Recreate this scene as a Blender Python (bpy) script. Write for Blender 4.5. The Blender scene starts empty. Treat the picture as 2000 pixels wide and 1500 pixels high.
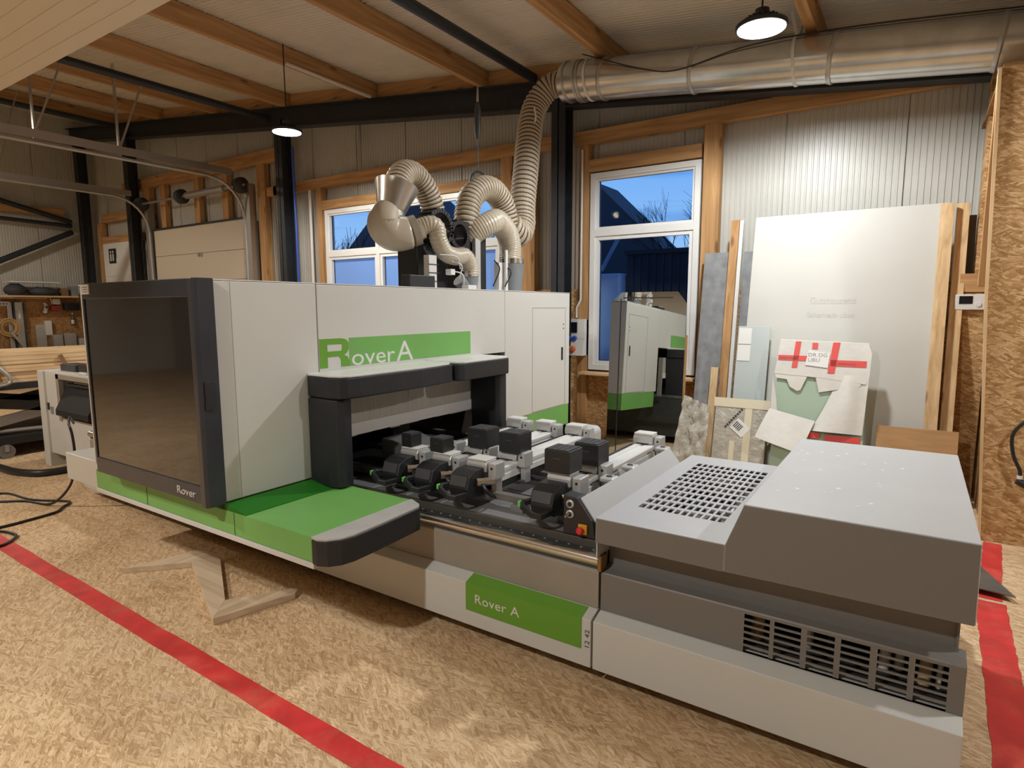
import bpy, math, random
from mathutils import Vector, Matrix
random.seed(7)
SC = bpy.context.scene
COL = SC.collection
PI = math.pi

# ---------------------------------------------------------------- camera
cam_d = bpy.data.cameras.new('camera')
cam = bpy.data.objects.new('camera', cam_d); COL.objects.link(cam)
SC.camera = cam
cam_d.sensor_width = 36.0
cam_d.lens = 1185.0/2000.0*36.0
cam_d.clip_end = 200
_p, _r, _y = -.1255, -.00194, .5857
F = Vector((-math.sin(_y)*math.cos(_p), math.cos(_y)*math.cos(_p), math.sin(_p)))
R0 = Vector((math.cos(_y), math.sin(_y), 0)); U0 = R0.cross(F)
R = R0*math.cos(_r)+U0*math.sin(_r); U = -R0*math.sin(_r)+U0*math.cos(_r)
cam.matrix_world = Matrix(((R.x, U.x, -F.x, 0), (R.y, U.y, -F.y, 0), (R.z, U.z, -F.z, 1.8), (0, 0, 0, 1)))

# ---------------------------------------------------------------- world, exposure
SC.view_settings.view_transform = 'Standard'
SC.view_settings.look = 'None'
SC.view_settings.exposure = 0.0
SC.view_settings.gamma = 1.0
SC.view_settings.use_curve_mapping = False
W = bpy.data.worlds.new('dusk_sky'); SC.world = W; W.use_nodes = True
nt = W.node_tree; nt.nodes.clear()
wo = nt.nodes.new('ShaderNodeOutputWorld'); bg = nt.nodes.new('ShaderNodeBackground')
tc = nt.nodes.new('ShaderNodeTexCoord'); sx = nt.nodes.new('ShaderNodeSeparateXYZ')
cr = nt.nodes.new('ShaderNodeValToRGB'); nz = nt.nodes.new('ShaderNodeTexNoise')
mp = nt.nodes.new('ShaderNodeMapping'); mx = nt.nodes.new('ShaderNodeMix'); mx.data_type = 'RGBA'
nt.links.new(tc.outputs['Generated'], sx.inputs[0]); nt.links.new(sx.outputs['Z'], cr.inputs['Fac'])
nt.links.new(tc.outputs['Generated'], mp.inputs['Vector']); mp.inputs['Scale'].default_value = (3, 3, 26)
nt.links.new(mp.outputs[0], nz.inputs['Vector']); nz.inputs['Scale'].default_value = 1.3; nz.inputs['Detail'].default_value = 5
cr.color_ramp.elements[0].position = 0.0; cr.color_ramp.elements[0].color = (.42, .68, .98, 1)
cr.color_ramp.elements[1].position = .7; cr.color_ramp.elements[1].color = (.05, .16, .50, 1)
e = cr.color_ramp.elements.new(.22); e.color = (.20, .46, .92, 1)
nt.links.new(cr.outputs[0], mx.inputs['A']); mx.inputs['B'].default_value = (.10, .28, .70, 1)
mr = nt.nodes.new('ShaderNodeMapRange'); mr.inputs[1].default_value = .48; mr.inputs[2].default_value = .68; mr.inputs[4].default_value = .75
nt.links.new(nz.outputs[0], mr.inputs[0]); nt.links.new(mr.outputs[0], mx.inputs['Factor'])
nt.links.new(mx.outputs['Result'], bg.inputs['Color']); bg.inputs['Strength'].default_value = 1.0
nt.links.new(bg.outputs[0], wo.inputs[0])

# ---------------------------------------------------------------- lamps' light (each sits in a built high-bay lamp further down)
LAMPS = [((-1.21, 5.5, 4.03), 400, (.95, .985, 1)), ((-7.32, 5.5, 4.16), 340, (1, .965, .90)),
         ((-2.0, -1.5, 4.15), 470, (.99, .975, .93)), ((-7.3, -1.3, 4.45), 680, (1, .94, .85)),
         ((-14.2, 2.0, 5.2), 560, (1, .89, .75)), ((2.3, 3.5, 3.8), 260, (.97, .985, 1))]
def add_lamp_light(p, w, c):
    d = bpy.data.lights.new('lamp_light', 'SPOT'); d.spot_size = math.radians(172); d.spot_blend = .35; d.shadow_soft_size = .10; d.energy = w; d.color = c
    o = bpy.data.objects.new('lamp_light', d); COL.objects.link(o); o.location = p
    return o

# ---------------------------------------------------------------- node materials
MATS = {}
def mat(name, col, rough=.5, metal=0., bump=0., bscale=60., var=0., vscale=6., spec=.5, coat=0., emit=None, estr=0., coord='Object', stretch=None, dirt=0., dcol=(.35, .27, .18)):
    if name in MATS: return MATS[name]
    m = bpy.data.materials.new(name); m.use_nodes = True; n = m.node_tree; b = n.nodes['Principled BSDF']
    b.inputs['Base Color'].default_value = (*col, 1); b.inputs['Roughness'].default_value = rough
    b.inputs['Metallic'].default_value = metal; b.inputs['Specular IOR Level'].default_value = spec
    b.inputs['Coat Weight'].default_value = coat
    if emit:
        b.inputs['Emission Color'].default_value = (*emit, 1); b.inputs['Emission Strength'].default_value = estr
    t = n.nodes.new('ShaderNodeTexCoord'); src = t.outputs[coord]
    if stretch:
        mm = n.nodes.new('ShaderNodeMapping'); mm.inputs['Scale'].default_value = stretch
        n.links.new(src, mm.inputs[0]); src = mm.outputs[0]
    cur = None
    if var:
        z = n.nodes.new('ShaderNodeTexNoise'); z.inputs['Scale'].default_value = vscale; z.inputs['Detail'].default_value = 6
        n.links.new(src, z.inputs['Vector'])
        r = n.nodes.new('ShaderNodeValToRGB')
        r.color_ramp.elements[0].position = .3; r.color_ramp.elements[1].position = .7
        r.color_ramp.elements[0].color = tuple(max(0, c*(1-var)) for c in col)+(1,)
        r.color_ramp.elements[1].color = tuple(min(1, c*(1+var)) for c in col)+(1,)
        n.links.new(z.outputs[0], r.inputs[0]); cur = r.outputs[0]
    if dirt:
        z = n.nodes.new('ShaderNodeTexNoise'); z.inputs['Scale'].default_value = 2.7; z.inputs['Detail'].default_value = 9; z.inputs['Roughness'].default_value = .7
        n.links.new(t.outputs[coord], z.inputs['Vector'])
        q = n.nodes.new('ShaderNodeMapRange'); q.inputs[1].default_value = .5; q.inputs[2].default_value = .75; q.inputs[4].default_value = dirt
        n.links.new(z.outputs[0], q.inputs[0])
        x = n.nodes.new('ShaderNodeMix'); x.data_type = 'RGBA'; n.links.new(q.outputs[0], x.inputs['Factor'])
        if cur: n.links.new(cur, x.inputs['A'])
        else: x.inputs['A'].default_value = (*col, 1)
        x.inputs['B'].default_value = (*dcol, 1); cur = x.outputs['Result']
    if cur: n.links.new(cur, b.inputs['Base Color'])
    if bump:
        z = n.nodes.new('ShaderNodeTexNoise'); z.inputs['Scale'].default_value = bscale; z.inputs['Detail'].default_value = 3
        n.links.new(src, z.inputs['Vector'])
        bb = n.nodes.new('ShaderNodeBump'); bb.inputs['Strength'].default_value = bump; bb.inputs['Distance'].default_value = .01
        n.links.new(z.outputs[0], bb.inputs['Height']); n.links.new(bb.outputs[0], b.inputs['Normal'])
    MATS[name] = m; return m

def osb(name, dark, mid, light, rough=.75, plane='XY', sc=1.0, wear=0., angles=(12, -38, 70), cw=.62, fw=.85):
    if name in MATS: return MATS[name]
    m = bpy.data.materials.new(name); m.use_nodes = True; n = m.node_tree; L = n.links; b = n.nodes['Principled BSDF']
    b.inputs['Roughness'].default_value = rough; b.inputs['Specular IOR Level'].default_value = .3
    t = n.nodes.new('ShaderNodeTexCoord'); base = t.outputs['Object']
    s = n.nodes.new('ShaderNodeSeparateXYZ'); L.new(base, s.inputs[0]); c = n.nodes.new('ShaderNodeCombineXYZ')
    a1, a2 = {'XY': ('X', 'Y'), 'XZ': ('X', 'Z'), 'YZ': ('Y', 'Z')}[plane]
    L.new(s.outputs[a1], c.inputs[0]); L.new(s.outputs[a2], c.inputs[1])
    wn = n.nodes.new('ShaderNodeTexNoise'); wn.inputs['Scale'].default_value = 7*sc; wn.inputs['Detail'].default_value = 2; L.new(c.outputs[0], wn.inputs['Vector'])
    wm = n.nodes.new('ShaderNodeVectorMath'); wm.operation = 'MULTIPLY_ADD'; L.new(wn.outputs['Color'], wm.inputs[0]); wm.inputs[1].default_value = (.022, .022, 0); L.new(c.outputs[0], wm.inputs[2])
    cur = None; fib = None
    for k, a in enumerate(angles):
        mp = n.nodes.new('ShaderNodeMapping'); L.new(wm.outputs[0], mp.inputs[0]); mp.inputs['Rotation'].default_value = (0, 0, math.radians(a))
        mp2 = n.nodes.new('ShaderNodeMapping'); L.new(mp.outputs[0], mp2.inputs[0]); mp2.inputs['Scale'].default_value = ((9+2*k)*sc, (62-9*k)*sc, 1); mp2.inputs['Location'].default_value = (k*3.7, k*9.1, 0)
        v = n.nodes.new('ShaderNodeTexVoronoi'); v.inputs['Scale'].default_value = 1; v.inputs['Randomness'].default_value = 1; L.new(mp2.outputs[0], v.inputs['Vector'])
        sp = n.nodes.new('ShaderNodeSeparateColor'); L.new(v.outputs['Color'], sp.inputs[0])
        m3 = n.nodes.new('ShaderNodeMapping'); L.new(mp.outputs[0], m3.inputs[0]); m3.inputs['Scale'].default_value = (8*sc, 120*sc, 1); m3.inputs['Location'].default_value = (k*2.3, k*5.1, 0)
        fz = n.nodes.new('ShaderNodeTexNoise'); fz.inputs['Scale'].default_value = 1; fz.inputs['Detail'].default_value = 3; L.new(m3.outputs[0], fz.inputs['Vector'])
        if cur is None: cur = sp.outputs[0]; fib = fz.outputs[0]
        else:
            g = n.nodes.new('ShaderNodeMath'); g.operation = 'GREATER_THAN'; g.inputs[1].default_value = .55; L.new(sp.outputs[1], g.inputs[0])
            x = n.nodes.new('ShaderNodeMix'); x.data_type = 'FLOAT'; L.new(g.outputs[0], x.inputs['Factor']); L.new(cur, x.inputs['A']); L.new(sp.outputs[0], x.inputs['B']); cur = x.outputs['Result']
            x = n.nodes.new('ShaderNodeMix'); x.data_type = 'FLOAT'; L.new(g.outputs[0], x.inputs['Factor']); L.new(fib, x.inputs['A']); L.new(fz.outputs[0], x.inputs['B']); fib = x.outputs['Result']
    cw_ = n.nodes.new('ShaderNodeMath'); cw_.operation = 'MULTIPLY'; L.new(cur, cw_.inputs[0]); cw_.inputs[1].default_value = cw
    fb = n.nodes.new('ShaderNodeMath'); fb.operation = 'MULTIPLY_ADD'; L.new(fib, fb.inputs[0]); fb.inputs[1].default_value = fw; L.new(cw_.outputs[0], fb.inputs[2]); cur = fb.outputs[0]
    f = n.nodes.new('ShaderNodeTexNoise'); f.inputs['Scale'].default_value = 55*sc; f.inputs['Detail'].default_value = 4; L.new(c.outputs[0], f.inputs['Vector'])
    lo = n.nodes.new('ShaderNodeTexNoise'); lo.inputs['Scale'].default_value = 1.6; lo.inputs['Detail'].default_value = 5; L.new(c.outputs[0], lo.inputs['Vector'])
    a = n.nodes.new('ShaderNodeMath'); a.operation = 'MULTIPLY_ADD'; L.new(f.outputs[0], a.inputs[0]); a.inputs[1].default_value = .35; L.new(cur, a.inputs[2])
    a2_ = n.nodes.new('ShaderNodeMath'); a2_.operation = 'MULTIPLY_ADD'; L.new(lo.outputs[0], a2_.inputs[0]); a2_.inputs[1].default_value = .5; L.new(a.outputs[0], a2_.inputs[2])
    r = n.nodes.new('ShaderNodeValToRGB'); r.color_ramp.elements[0].position = .45; r.color_ramp.elements[0].color = (*dark, 1)
    r.color_ramp.elements[1].position = .86; r.color_ramp.elements[1].color = (*light, 1)
    ee = r.color_ramp.elements.new(.66); ee.color = (*mid, 1)
    q = n.nodes.new('ShaderNodeMapRange'); q.inputs[2].default_value = 1.75; L.new(a2_.outputs[0], q.inputs[0]); L.new(q.outputs[0], r.inputs[0])
    out = r.outputs[0]
    if wear:
        w = n.nodes.new('ShaderNodeTexNoise'); w.inputs['Scale'].default_value = 3.1; w.inputs['Detail'].default_value = 8; w.inputs['Roughness'].default_value = .7; L.new(c.outputs[0], w.inputs['Vector'])
        w2 = n.nodes.new('ShaderNodeMapRange'); w2.inputs[1].default_value = .58; w2.inputs[2].default_value = .72; w2.inputs[4].default_value = wear; L.new(w.outputs[0], w2.inputs[0])
        x = n.nodes.new('ShaderNodeMix'); x.data_type = 'RGBA'; L.new(w2.outputs[0], x.inputs['Factor']); L.new(out, x.inputs['A']); x.inputs['B'].default_value = (.25, .19, .14, 1); out = x.outputs['Result']
    L.new(out, b.inputs['Base Color'])
    bb = n.nodes.new('ShaderNodeBump'); bb.inputs['Strength'].default_value = .35; bb.inputs['Distance'].default_value = .004
    L.new(a.outputs[0], bb.inputs['Height']); L.new(bb.outputs[0], b.inputs['Normal'])
    MATS[name] = m; return m

def timber(name, c0, c1, axis='X', knots=True, rough=.65):
    key = name+axis
    if key in MATS: return MATS[key]
    m = bpy.data.materials.new(key); m.use_nodes = True; n = m.node_tree; L = n.links; b = n.nodes['Principled BSDF']
    b.inputs['Roughness'].default_value = rough; b.inputs['Specular IOR Level'].default_value = .3
    t = n.nodes.new('ShaderNodeTexCoord'); mp = n.nodes.new('ShaderNodeMapping'); L.new(t.outputs['Object'], mp.inputs[0])
    sc = {'X': (.9, 14, 14), 'Y': (14, .9, 14), 'Z': (14, 14, .9)}[axis]; mp.inputs['Scale'].default_value = sc
    z = n.nodes.new('ShaderNodeTexNoise'); z.inputs['Scale'].default_value = 1.2; z.inputs['Detail'].default_value = 6; z.inputs['Distortion'].default_value = .6; L.new(mp.outputs[0], z.inputs['Vector'])
    r = n.nodes.new('ShaderNodeValToRGB'); r.color_ramp.elements[0].position = .32; r.color_ramp.elements[0].color = (*c0, 1); r.color_ramp.elements[1].position = .68; r.color_ramp.elements[1].color = (*c1, 1)
    L.new(z.outputs[0], r.inputs[0]); out = r.outputs[0]
    if knots:
        mk = n.nodes.new('ShaderNodeMapping'); L.new(t.outputs['Object'], mk.inputs[0])
        mk.inputs['Scale'].default_value = {'X': (1.6, 6, 6), 'Y': (6, 1.6, 6), 'Z': (6, 6, 1.6)}[axis]
        v = n.nodes.new('ShaderNodeTexVoronoi'); L.new(mk.outputs[0], v.inputs['Vector']); v.inputs['Scale'].default_value = 1
        q = n.nodes.new('ShaderNodeMapRange'); q.inputs[1].default_value = .08; q.inputs[2].default_value = .16; q.inputs[3].default_value = .75; q.inputs[4].default_value = 0; L.new(v.outputs['Distance'], q.inputs[0])
        x = n.nodes.new('ShaderNodeMix'); x.data_type = 'RGBA'; L.new(q.outputs[0], x.inputs['Factor']); L.new(out, x.inputs['A']); x.inputs['B'].default_value = (c0[0]*.4, c0[1]*.33, c0[2]*.3, 1); out = x.outputs['Result']
    L.new(out, b.inputs['Base Color']); MATS[key] = m; return m

def glass(name, tint, alpha, rough=.02, gloss=1.0):
    if name in MATS: return MATS[name]
    m = bpy.data.materials.new(name); m.use_nodes = True; n = m.node_tree; n.nodes.clear(); L = n.links
    o = n.nodes.new('ShaderNodeOutputMaterial'); tr = n.nodes.new('ShaderNodeBsdfTransparent'); gl = n.nodes.new('ShaderNodeBsdfGlossy'); d = n.nodes.new('ShaderNodeBsdfDiffuse')
    fr = n.nodes.new('ShaderNodeFresnel'); fr.inputs[0].default_value = 1.5; mul = n.nodes.new('ShaderNodeMath'); mul.operation = 'MULTIPLY'; mul.inputs[1].default_value = gloss; mul.use_clamp = True
    L.new(fr.outputs[0], mul.inputs[0])
    tr.inputs[0].default_value = (*tint, 1); gl.inputs['Roughness'].default_value = rough; d.inputs[0].default_value = (*tint, 1)
    m1 = n.nodes.new('ShaderNodeMixShader'); m1.inputs[0].default_value = alpha; L.new(tr.outputs[0], m1.inputs[1]); L.new(d.outputs[0], m1.inputs[2])
    m2 = n.nodes.new('ShaderNodeMixShader'); L.new(mul.outputs[0], m2.inputs[0]); L.new(m1.outputs[0], m2.inputs[1]); L.new(gl.outputs[0], m2.inputs[2])
    L.new(m2.outputs[0], o.inputs[0]); MATS[name] = m; return m

M_FLOOR = osb('osb_floor', (.35, .205, .10), (.56, .375, .205), (.76, .57, .36), sc=1.6, wear=.35, angles=(10, -16, 34), cw=.46, fw=1.15)
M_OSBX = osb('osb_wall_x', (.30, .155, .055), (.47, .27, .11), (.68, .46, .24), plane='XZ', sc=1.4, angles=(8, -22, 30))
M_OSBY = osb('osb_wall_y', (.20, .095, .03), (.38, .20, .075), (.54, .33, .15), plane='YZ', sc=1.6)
def TB(ax): return timber('spruce_', (.36, .19, .075), (.60, .35, .155), ax)
def TP(ax): return timber('pale_lumber_', (.52, .33, .16), (.78, .56, .32), ax)
M_PANEL = mat('white_wall_sheet', (.54, .525, .475), .38, var=.04, vscale=2)
M_ROOF = mat('roof_sheet', (.62, .58, .50), .5, var=.05, vscale=2)
M_SOFFIT = mat('raised_door_sheet', (.66, .58, .45), .5)
M_STEEL = mat('anthracite_steel', (.022, .026, .033), .45, var=.2, vscale=8)
M_WHITE = mat('cream_powder_coat', (.61, .60, .56), .42, bump=.04, bscale=500, var=.015, vscale=3)
M_PLINTH = mat('pale_grey_powder_coat', (.60, .60, .57), .38, bump=.05, bscale=500)
M_GREY = mat('grey_powder_coat', (.185, .175, .16), .42, bump=.06, bscale=600)
M_GREYTOP = mat('light_grey_cover_coat', (.50, .51, .52), .38, bump=.05, bscale=500, dirt=.25, dcol=(.62, .62, .60))
M_BEIGE = mat('beige_grey_sheet', (.30, .27, .225), .4, var=.06, vscale=3)
M_GREEN = mat('green_lacquer', (.165, .41, .10), .42, var=.05, vscale=3)
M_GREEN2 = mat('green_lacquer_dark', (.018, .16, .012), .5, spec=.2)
M_LABEL = mat('green_label_film', (.13, .33, .03), .45)
M_BLACK = mat('black_plastic', (.018, .019, .021), .42)
M_RUBBER = mat('black_rubber_pad', (.013, .014, .017), .55, bump=.1, bscale=90, dirt=.12, dcol=(.12, .10, .08))
M_DARK = mat('dark_machine_paint', (.045, .048, .052), .5, var=.25, vscale=5)
M_TRAY = mat('dusty_dark_tray', (.23, .23, .235), .5, dirt=.4, dcol=(.23, .20, .16))
M_ALU = mat('cast_aluminium', (.58, .58, .57), .36, .35, bump=.1, bscale=120)
M_ALUW = mat('bright_aluminium_profile', (.80, .80, .78), .38, .15)
M_CHROME = mat('polished_steel', (.66, .65, .62), .24, 1., var=.15, vscale=3, stretch=(1, 8, 8))
M_GALV = mat('galvanised_duct', (.62, .61, .58), .25, .9, var=.12, vscale=3, dirt=.4, dcol=(.40, .34, .27))
M_GALV2 = mat('galvanised_strip', (.50, .49, .47), .35, .8)
M_HOSE = mat('ribbed_beige_hose', (.50, .42, .31), .45, dirt=.3, dcol=(.30, .21, .13))
M_HOSEW = mat('dark_spiral_wire', (.07, .045, .025), .6)
M_HOSE2 = mat('pale_translucent_hose', (.56, .49, .38), .3, coat=.4)
M_CONE = mat('grey_suction_cone', (.20, .21, .22), .5, var=.08)
M_PVC = mat('white_window_pvc', (.80, .80, .78), .3)
M_PLASTW = mat('white_plastic', (.72, .71, .68), .35)
M_BOARDW = mat('white_coated_board', (.56, .545, .50), .5, var=.03, vscale=1.5)
M_MDFG = mat('grey_concrete_board', (.24, .245, .25), .6, var=.22, vscale=9)
M_PLY = mat('plywood_sheet', (.50, .29, .13), .55, var=.12, vscale=4, stretch=(1, 1, 6))
M_RED = mat('red_floor_paint', (.60, .035, .035), .5, var=.22, vscale=6, dirt=.5, dcol=(.66, .22, .14))
M_REDT = mat('red_tape', (.68, .06, .05), .35)
M_PAPER = mat('wrapping_paper', (.64, .62, .57), .6, bump=.3, bscale=14, var=.05)
M_FILM = mat('cloudy_plastic_wrap', (.42, .39, .33), .25, bump=1., bscale=16, var=.15, vscale=7)
M_GBOARD = mat('pale_green_board', (.36, .47, .36), .5)
M_GLASSGREY = mat('frosted_glass_sheet', (.45, .50, .49), .25)
M_CABLE = mat('black_cable', (.012, .012, .013), .4)
M_BLUE = mat('blue_plastic', (.03, .09, .45), .35)
M_YEL = mat('yellow_plastic', (.75, .38, .03), .4)
M_CURT = mat('dusty_curtain_strips', (.46, .43, .37), .55, var=.08, vscale=5, stretch=(1, 9, .6))
M_SCREEN = mat('dark_screen', (.01, .012, .015), .12)
M_LENS = mat('lit_lamp_lens', (1, 1, 1), .4, emit=(1, .98, .93), estr=14)
M_GLASSW = glass('window_glass', (.93, .96, 1.0), .0, .01, .03)
M_FROST = mat('glowing_frosted_film_pane', (.16, .28, .55), .3, emit=(.09, .22, .60), estr=.40)  # blue emission stands in for dusk light coming through the film
M_DOORGL = glass('smoked_acrylic', (.13, .125, .12), .10, .04, 1.9)
M_MIRROR = mat('mirror_silvering', (.66, .68, .66), .015, 1.)
M_DOORFR = mat('anthracite_door_frame', (.030, .032, .040), .32, var=.15, vscale=4)

# ---------------------------------------------------------------- mesh builder
class MB:
    def __init__(s): s.v = []; s.f = []; s.sm = []
    def add(s, vs, fs, smooth=False):
        k = len(s.v); s.v += [Vector(v) for v in vs]
        for f in fs: s.f.append([i+k for i in f]); s.sm.append(smooth)
        return s
    def box(s, x0, x1, y0, y1, z0, z1):
        return s.add([(x0, y0, z0), (x1, y0, z0), (x1, y1, z0), (x0, y1, z0), (x0, y0, z1), (x1, y0, z1), (x1, y1, z1), (x0, y1, z1)],
                     [(3, 2, 1, 0), (4, 5, 6, 7), (0, 1, 5, 4), (1, 2, 6, 5), (2, 3, 7, 6), (3, 0, 4, 7)])
    def prism(s, poly, ax, a, b):
        # poly: 2D points in the plane across ax; X -> (y,z), Y -> (x,z), Z -> (x,y)
        def P(u, t): return {'X': (t, u[0], u[1]), 'Y': (u[0], t, u[1]), 'Z': (u[0], u[1], t)}[ax]
        n = len(poly); vs = [P(u, a) for u in poly]+[P(u, b) for u in poly]
        fs = [tuple(range(n))[::-1], tuple(range(n, 2*n))]+[(i, (i+1) % n, (i+1) % n+n, i+n) for i in range(n)]
        ar = sum(poly[i][0]*poly[(i+1) % n][1]-poly[(i+1) % n][0]*poly[i][1] for i in range(n))
        if (ar < 0) != (b < a) != (ax == 'Y'): fs = [f[::-1] for f in fs]
        return s.add(vs, fs)
    def tube(s, pts, r, n=10, caps=True, rf=None, smooth=True):
        pts = [Vector(p) for p in pts]; m = len(pts); vs = []; fs = []
        up = None
        for i, p in enumerate(pts):
            t = (pts[min(i+1, m-1)]-pts[max(i-1, 0)]).normalized()
            if up is None:
                up = Vector((0, 0, 1)) if abs(t.z) < .9 else Vector((1, 0, 0))
            a = t.cross(up).normalized(); up = a.cross(t).normalized()
            rr = rf(i) if rf else r
            for k in range(n):
                g = 2*PI*k/n; vs.append(p+a*math.cos(g)*rr+up*math.sin(g)*rr)
        for i in range(m-1):
            for k in range(n):
                fs.append((i*n+k, i*n+(k+1) % n, (i+1)*n+(k+1) % n, (i+1)*n+k))
        s.add(vs, fs, smooth)
        if caps: s.add(vs[:n], [tuple(range(n))[::-1]]); s.add(vs[-n:], [tuple(range(n))])
        return s
    def beam(s, a, b, w, h=None):
        a = Vector(a); b = Vector(b); h = h or w; t = (b-a).normalized()
        up = Vector((0, 0, 1)) if abs(t.z) < .95 else Vector((0, 1, 0))
        x = t.cross(up).normalized(); y = x.cross(t).normalized(); vs = []
        for p in (a, b):
            for i, j in ((-1, -1), (1, -1), (1, 1), (-1, 1)): vs.append(p+x*i*w/2+y*j*h/2)
        return s.add(vs, [(0, 1, 2, 3), (7, 6, 5, 4), (0, 4, 5, 1), (1, 5, 6, 2), (2, 6, 7, 3), (3, 7, 4, 0)])
    def lathe(s, c, prof, ax='Z', n=24, smooth=True):
        vs = []; m = len(prof)
        for r, h in prof:
            for k in range(n):
                g = 2*PI*k/n; u, w = r*math.cos(g), r*math.sin(g)
                vs.append({'Z': (c[0]+u, c[1]+w, c[2]+h), 'Y': (c[0]+u, c[1]+h, c[2]+w), 'X': (c[0]+h, c[1]+u, c[2]+w)}[ax])
        fs = [(i*n+k, i*n+(k+1) % n, (i+1)*n+(k+1) % n, (i+1)*n+k) for i in range(m-1) for k in range(n)]
        s.add(vs, fs, smooth); s.add(vs[:n], [tuple(range(n))[::-1]]); s.add(vs[-n:], [tuple(range(n))]); return s
    def xf(s, M):
        s.v = [M @ v for v in s.v]; return s
    def build(s, name, m, parent=None, bevel=0., seg=2, recalc=True):
        if parent is None:
            xs = [v.x for v in s.v]; ys = [v.y for v in s.v]; zs = [v.z for v in s.v]
            org = Vector(((min(xs)+max(xs))/2, (min(ys)+max(ys))/2, min(zs)))
        else: org = Vector(parent['org'])
        me = bpy.data.meshes.new(name); me.from_pydata([v-org for v in s.v], [], s.f)
        me.polygons.foreach_set('use_smooth', s.sm); me.materials.append(m)
        if recalc:
            import bmesh
            bm = bmesh.new(); bm.from_mesh(me); bmesh.ops.recalc_face_normals(bm, faces=bm.faces); bm.to_mesh(me); bm.free()
        me.update()
        o = bpy.data.objects.new(name, me); COL.objects.link(o); o['org'] = tuple(org)
        if parent is None: o.location = org
        else: o.parent = parent
        if bevel:
            q = o.modifiers.new('bevel', 'BEVEL'); q.width = bevel; q.segments = seg; q.limit_method = 'ANGLE'; q.angle_limit = .6
        return o

def tag(o, label, cat, group=None):
    o['label'] = label; o['category'] = cat
    if group: o['group'] = group
    return o
def root(name, loc, label=None, cat=None, group=None, kind=None):
    o = bpy.data.objects.new(name, None); COL.objects.link(o); o.location = loc; o['org'] = tuple(loc); o.empty_display_size = .1
    if label: tag(o, label, cat, group)
    if kind: o['kind'] = kind
    return o
def struct(o, label, cat='structure'):
    o['kind'] = 'structure'; o['label'] = label; o['category'] = cat; return o
def B(*a): return MB().box(*a)
def copy_tree(o, parent=None, loc=None):
    c = o.copy(); COL.objects.link(c)
    if parent is not None: c.parent = parent
    if loc is not None: c.location = loc
    for ch in [x for x in bpy.data.objects if x.parent == o]: copy_tree(ch, c)
    return c
def smooth_path(P, n=8):
    P = [Vector(p) for p in P]; Q = [2*P[0]-P[1]]+P+[2*P[-1]-P[-2]]; out = []
    for i in range(1, len(Q)-2):
        for k in range(n):
            t = k/n; a, b, c, d = Q[i-1:i+3]
            out.append(.5*((2*b)+(-a+c)*t+(2*a-5*b+4*c-d)*t*t+(-a+3*b-3*c+d)*t**3))
    out.append(P[-1]); return out
def text(s, size, name, m, parent, M, ext=.001, xs=1.0, sp=1.0):
    c = bpy.data.curves.new('t', 'FONT'); c.body = s; c.size = size; c.extrude = ext; c.space_character = sp; c.resolution_u = 3
    o = bpy.data.objects.new('t', c); COL.objects.link(o); dg = bpy.context.evaluated_depsgraph_get()
    me = bpy.data.meshes.new_from_object(o.evaluated_get(dg)); bpy.data.objects.remove(o)
    b = MB(); b.v = [M @ Vector((v.co.x*xs, v.co.y, v.co.z)) for v in me.vertices]; b.f = [list(p.vertices) for p in me.polygons]; b.sm = [False]*len(b.f)
    bpy.data.meshes.remove(me)
    return b.build(name, m, parent, recalc=False)
def plane_M(org, ux, uy):
    ux = Vector(ux).normalized(); uy = Vector(uy).normalized(); uz = ux.cross(uy)
    return Matrix(((ux.x, uy.x, uz.x, org[0]), (ux.y, uy.y, uz.y, org[1]), (ux.z, uy.z, uz.z, org[2]), (0, 0, 0, 1)))
def ribs(x0, x1, pitch, d):
    P = []; x = x0
    while x < x1-1e-6:
        w = min(pitch, x1-x)
        P += [(x, 0), (x+w*.62, 0), (x+w*.70, d), (x+w*.92, d)]
        x += w
    P.append((x1, 0)); return P

# ================================================================ SETTING
YW = 7.6
roofz = lambda x: 4.49-.1142*x            # underside of the roof sheets
rafz = lambda x: 4.24-.1142*x             # top of the rafter, underside of the purlins
struct(B(-18.9, 5.2, -6.2, 7.9, -.15, 0).build('floor', M_FLOOR), 'workshop floor of worn oriented strand board', 'floor')

rf = root('ceiling', (-6.7, .7, 4.6), 'sloping ceiling of ribbed pale roof sheets', 'ceiling', kind='structure')
for j in range(14):
    y0 = -6.2+j*1.0; b = MB(); P = ribs(y0, y0+.985, .0615, .009); vs = []; n = len(P)
    for x in (-18.7, 5.2):
        for (y, d) in P: vs.append((x, y, roofz(x)-d))
    b.add(vs, [(i, i+1, i+1+n, i+n) for i in range(n-1)]); b.build('roof_panel', M_ROOF, rf, recalc=False)
B(-18.7, 5.2, -6.2, 7.9, 6.9, 7.0).build('roof_deck', M_ROOF, rf)

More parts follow.
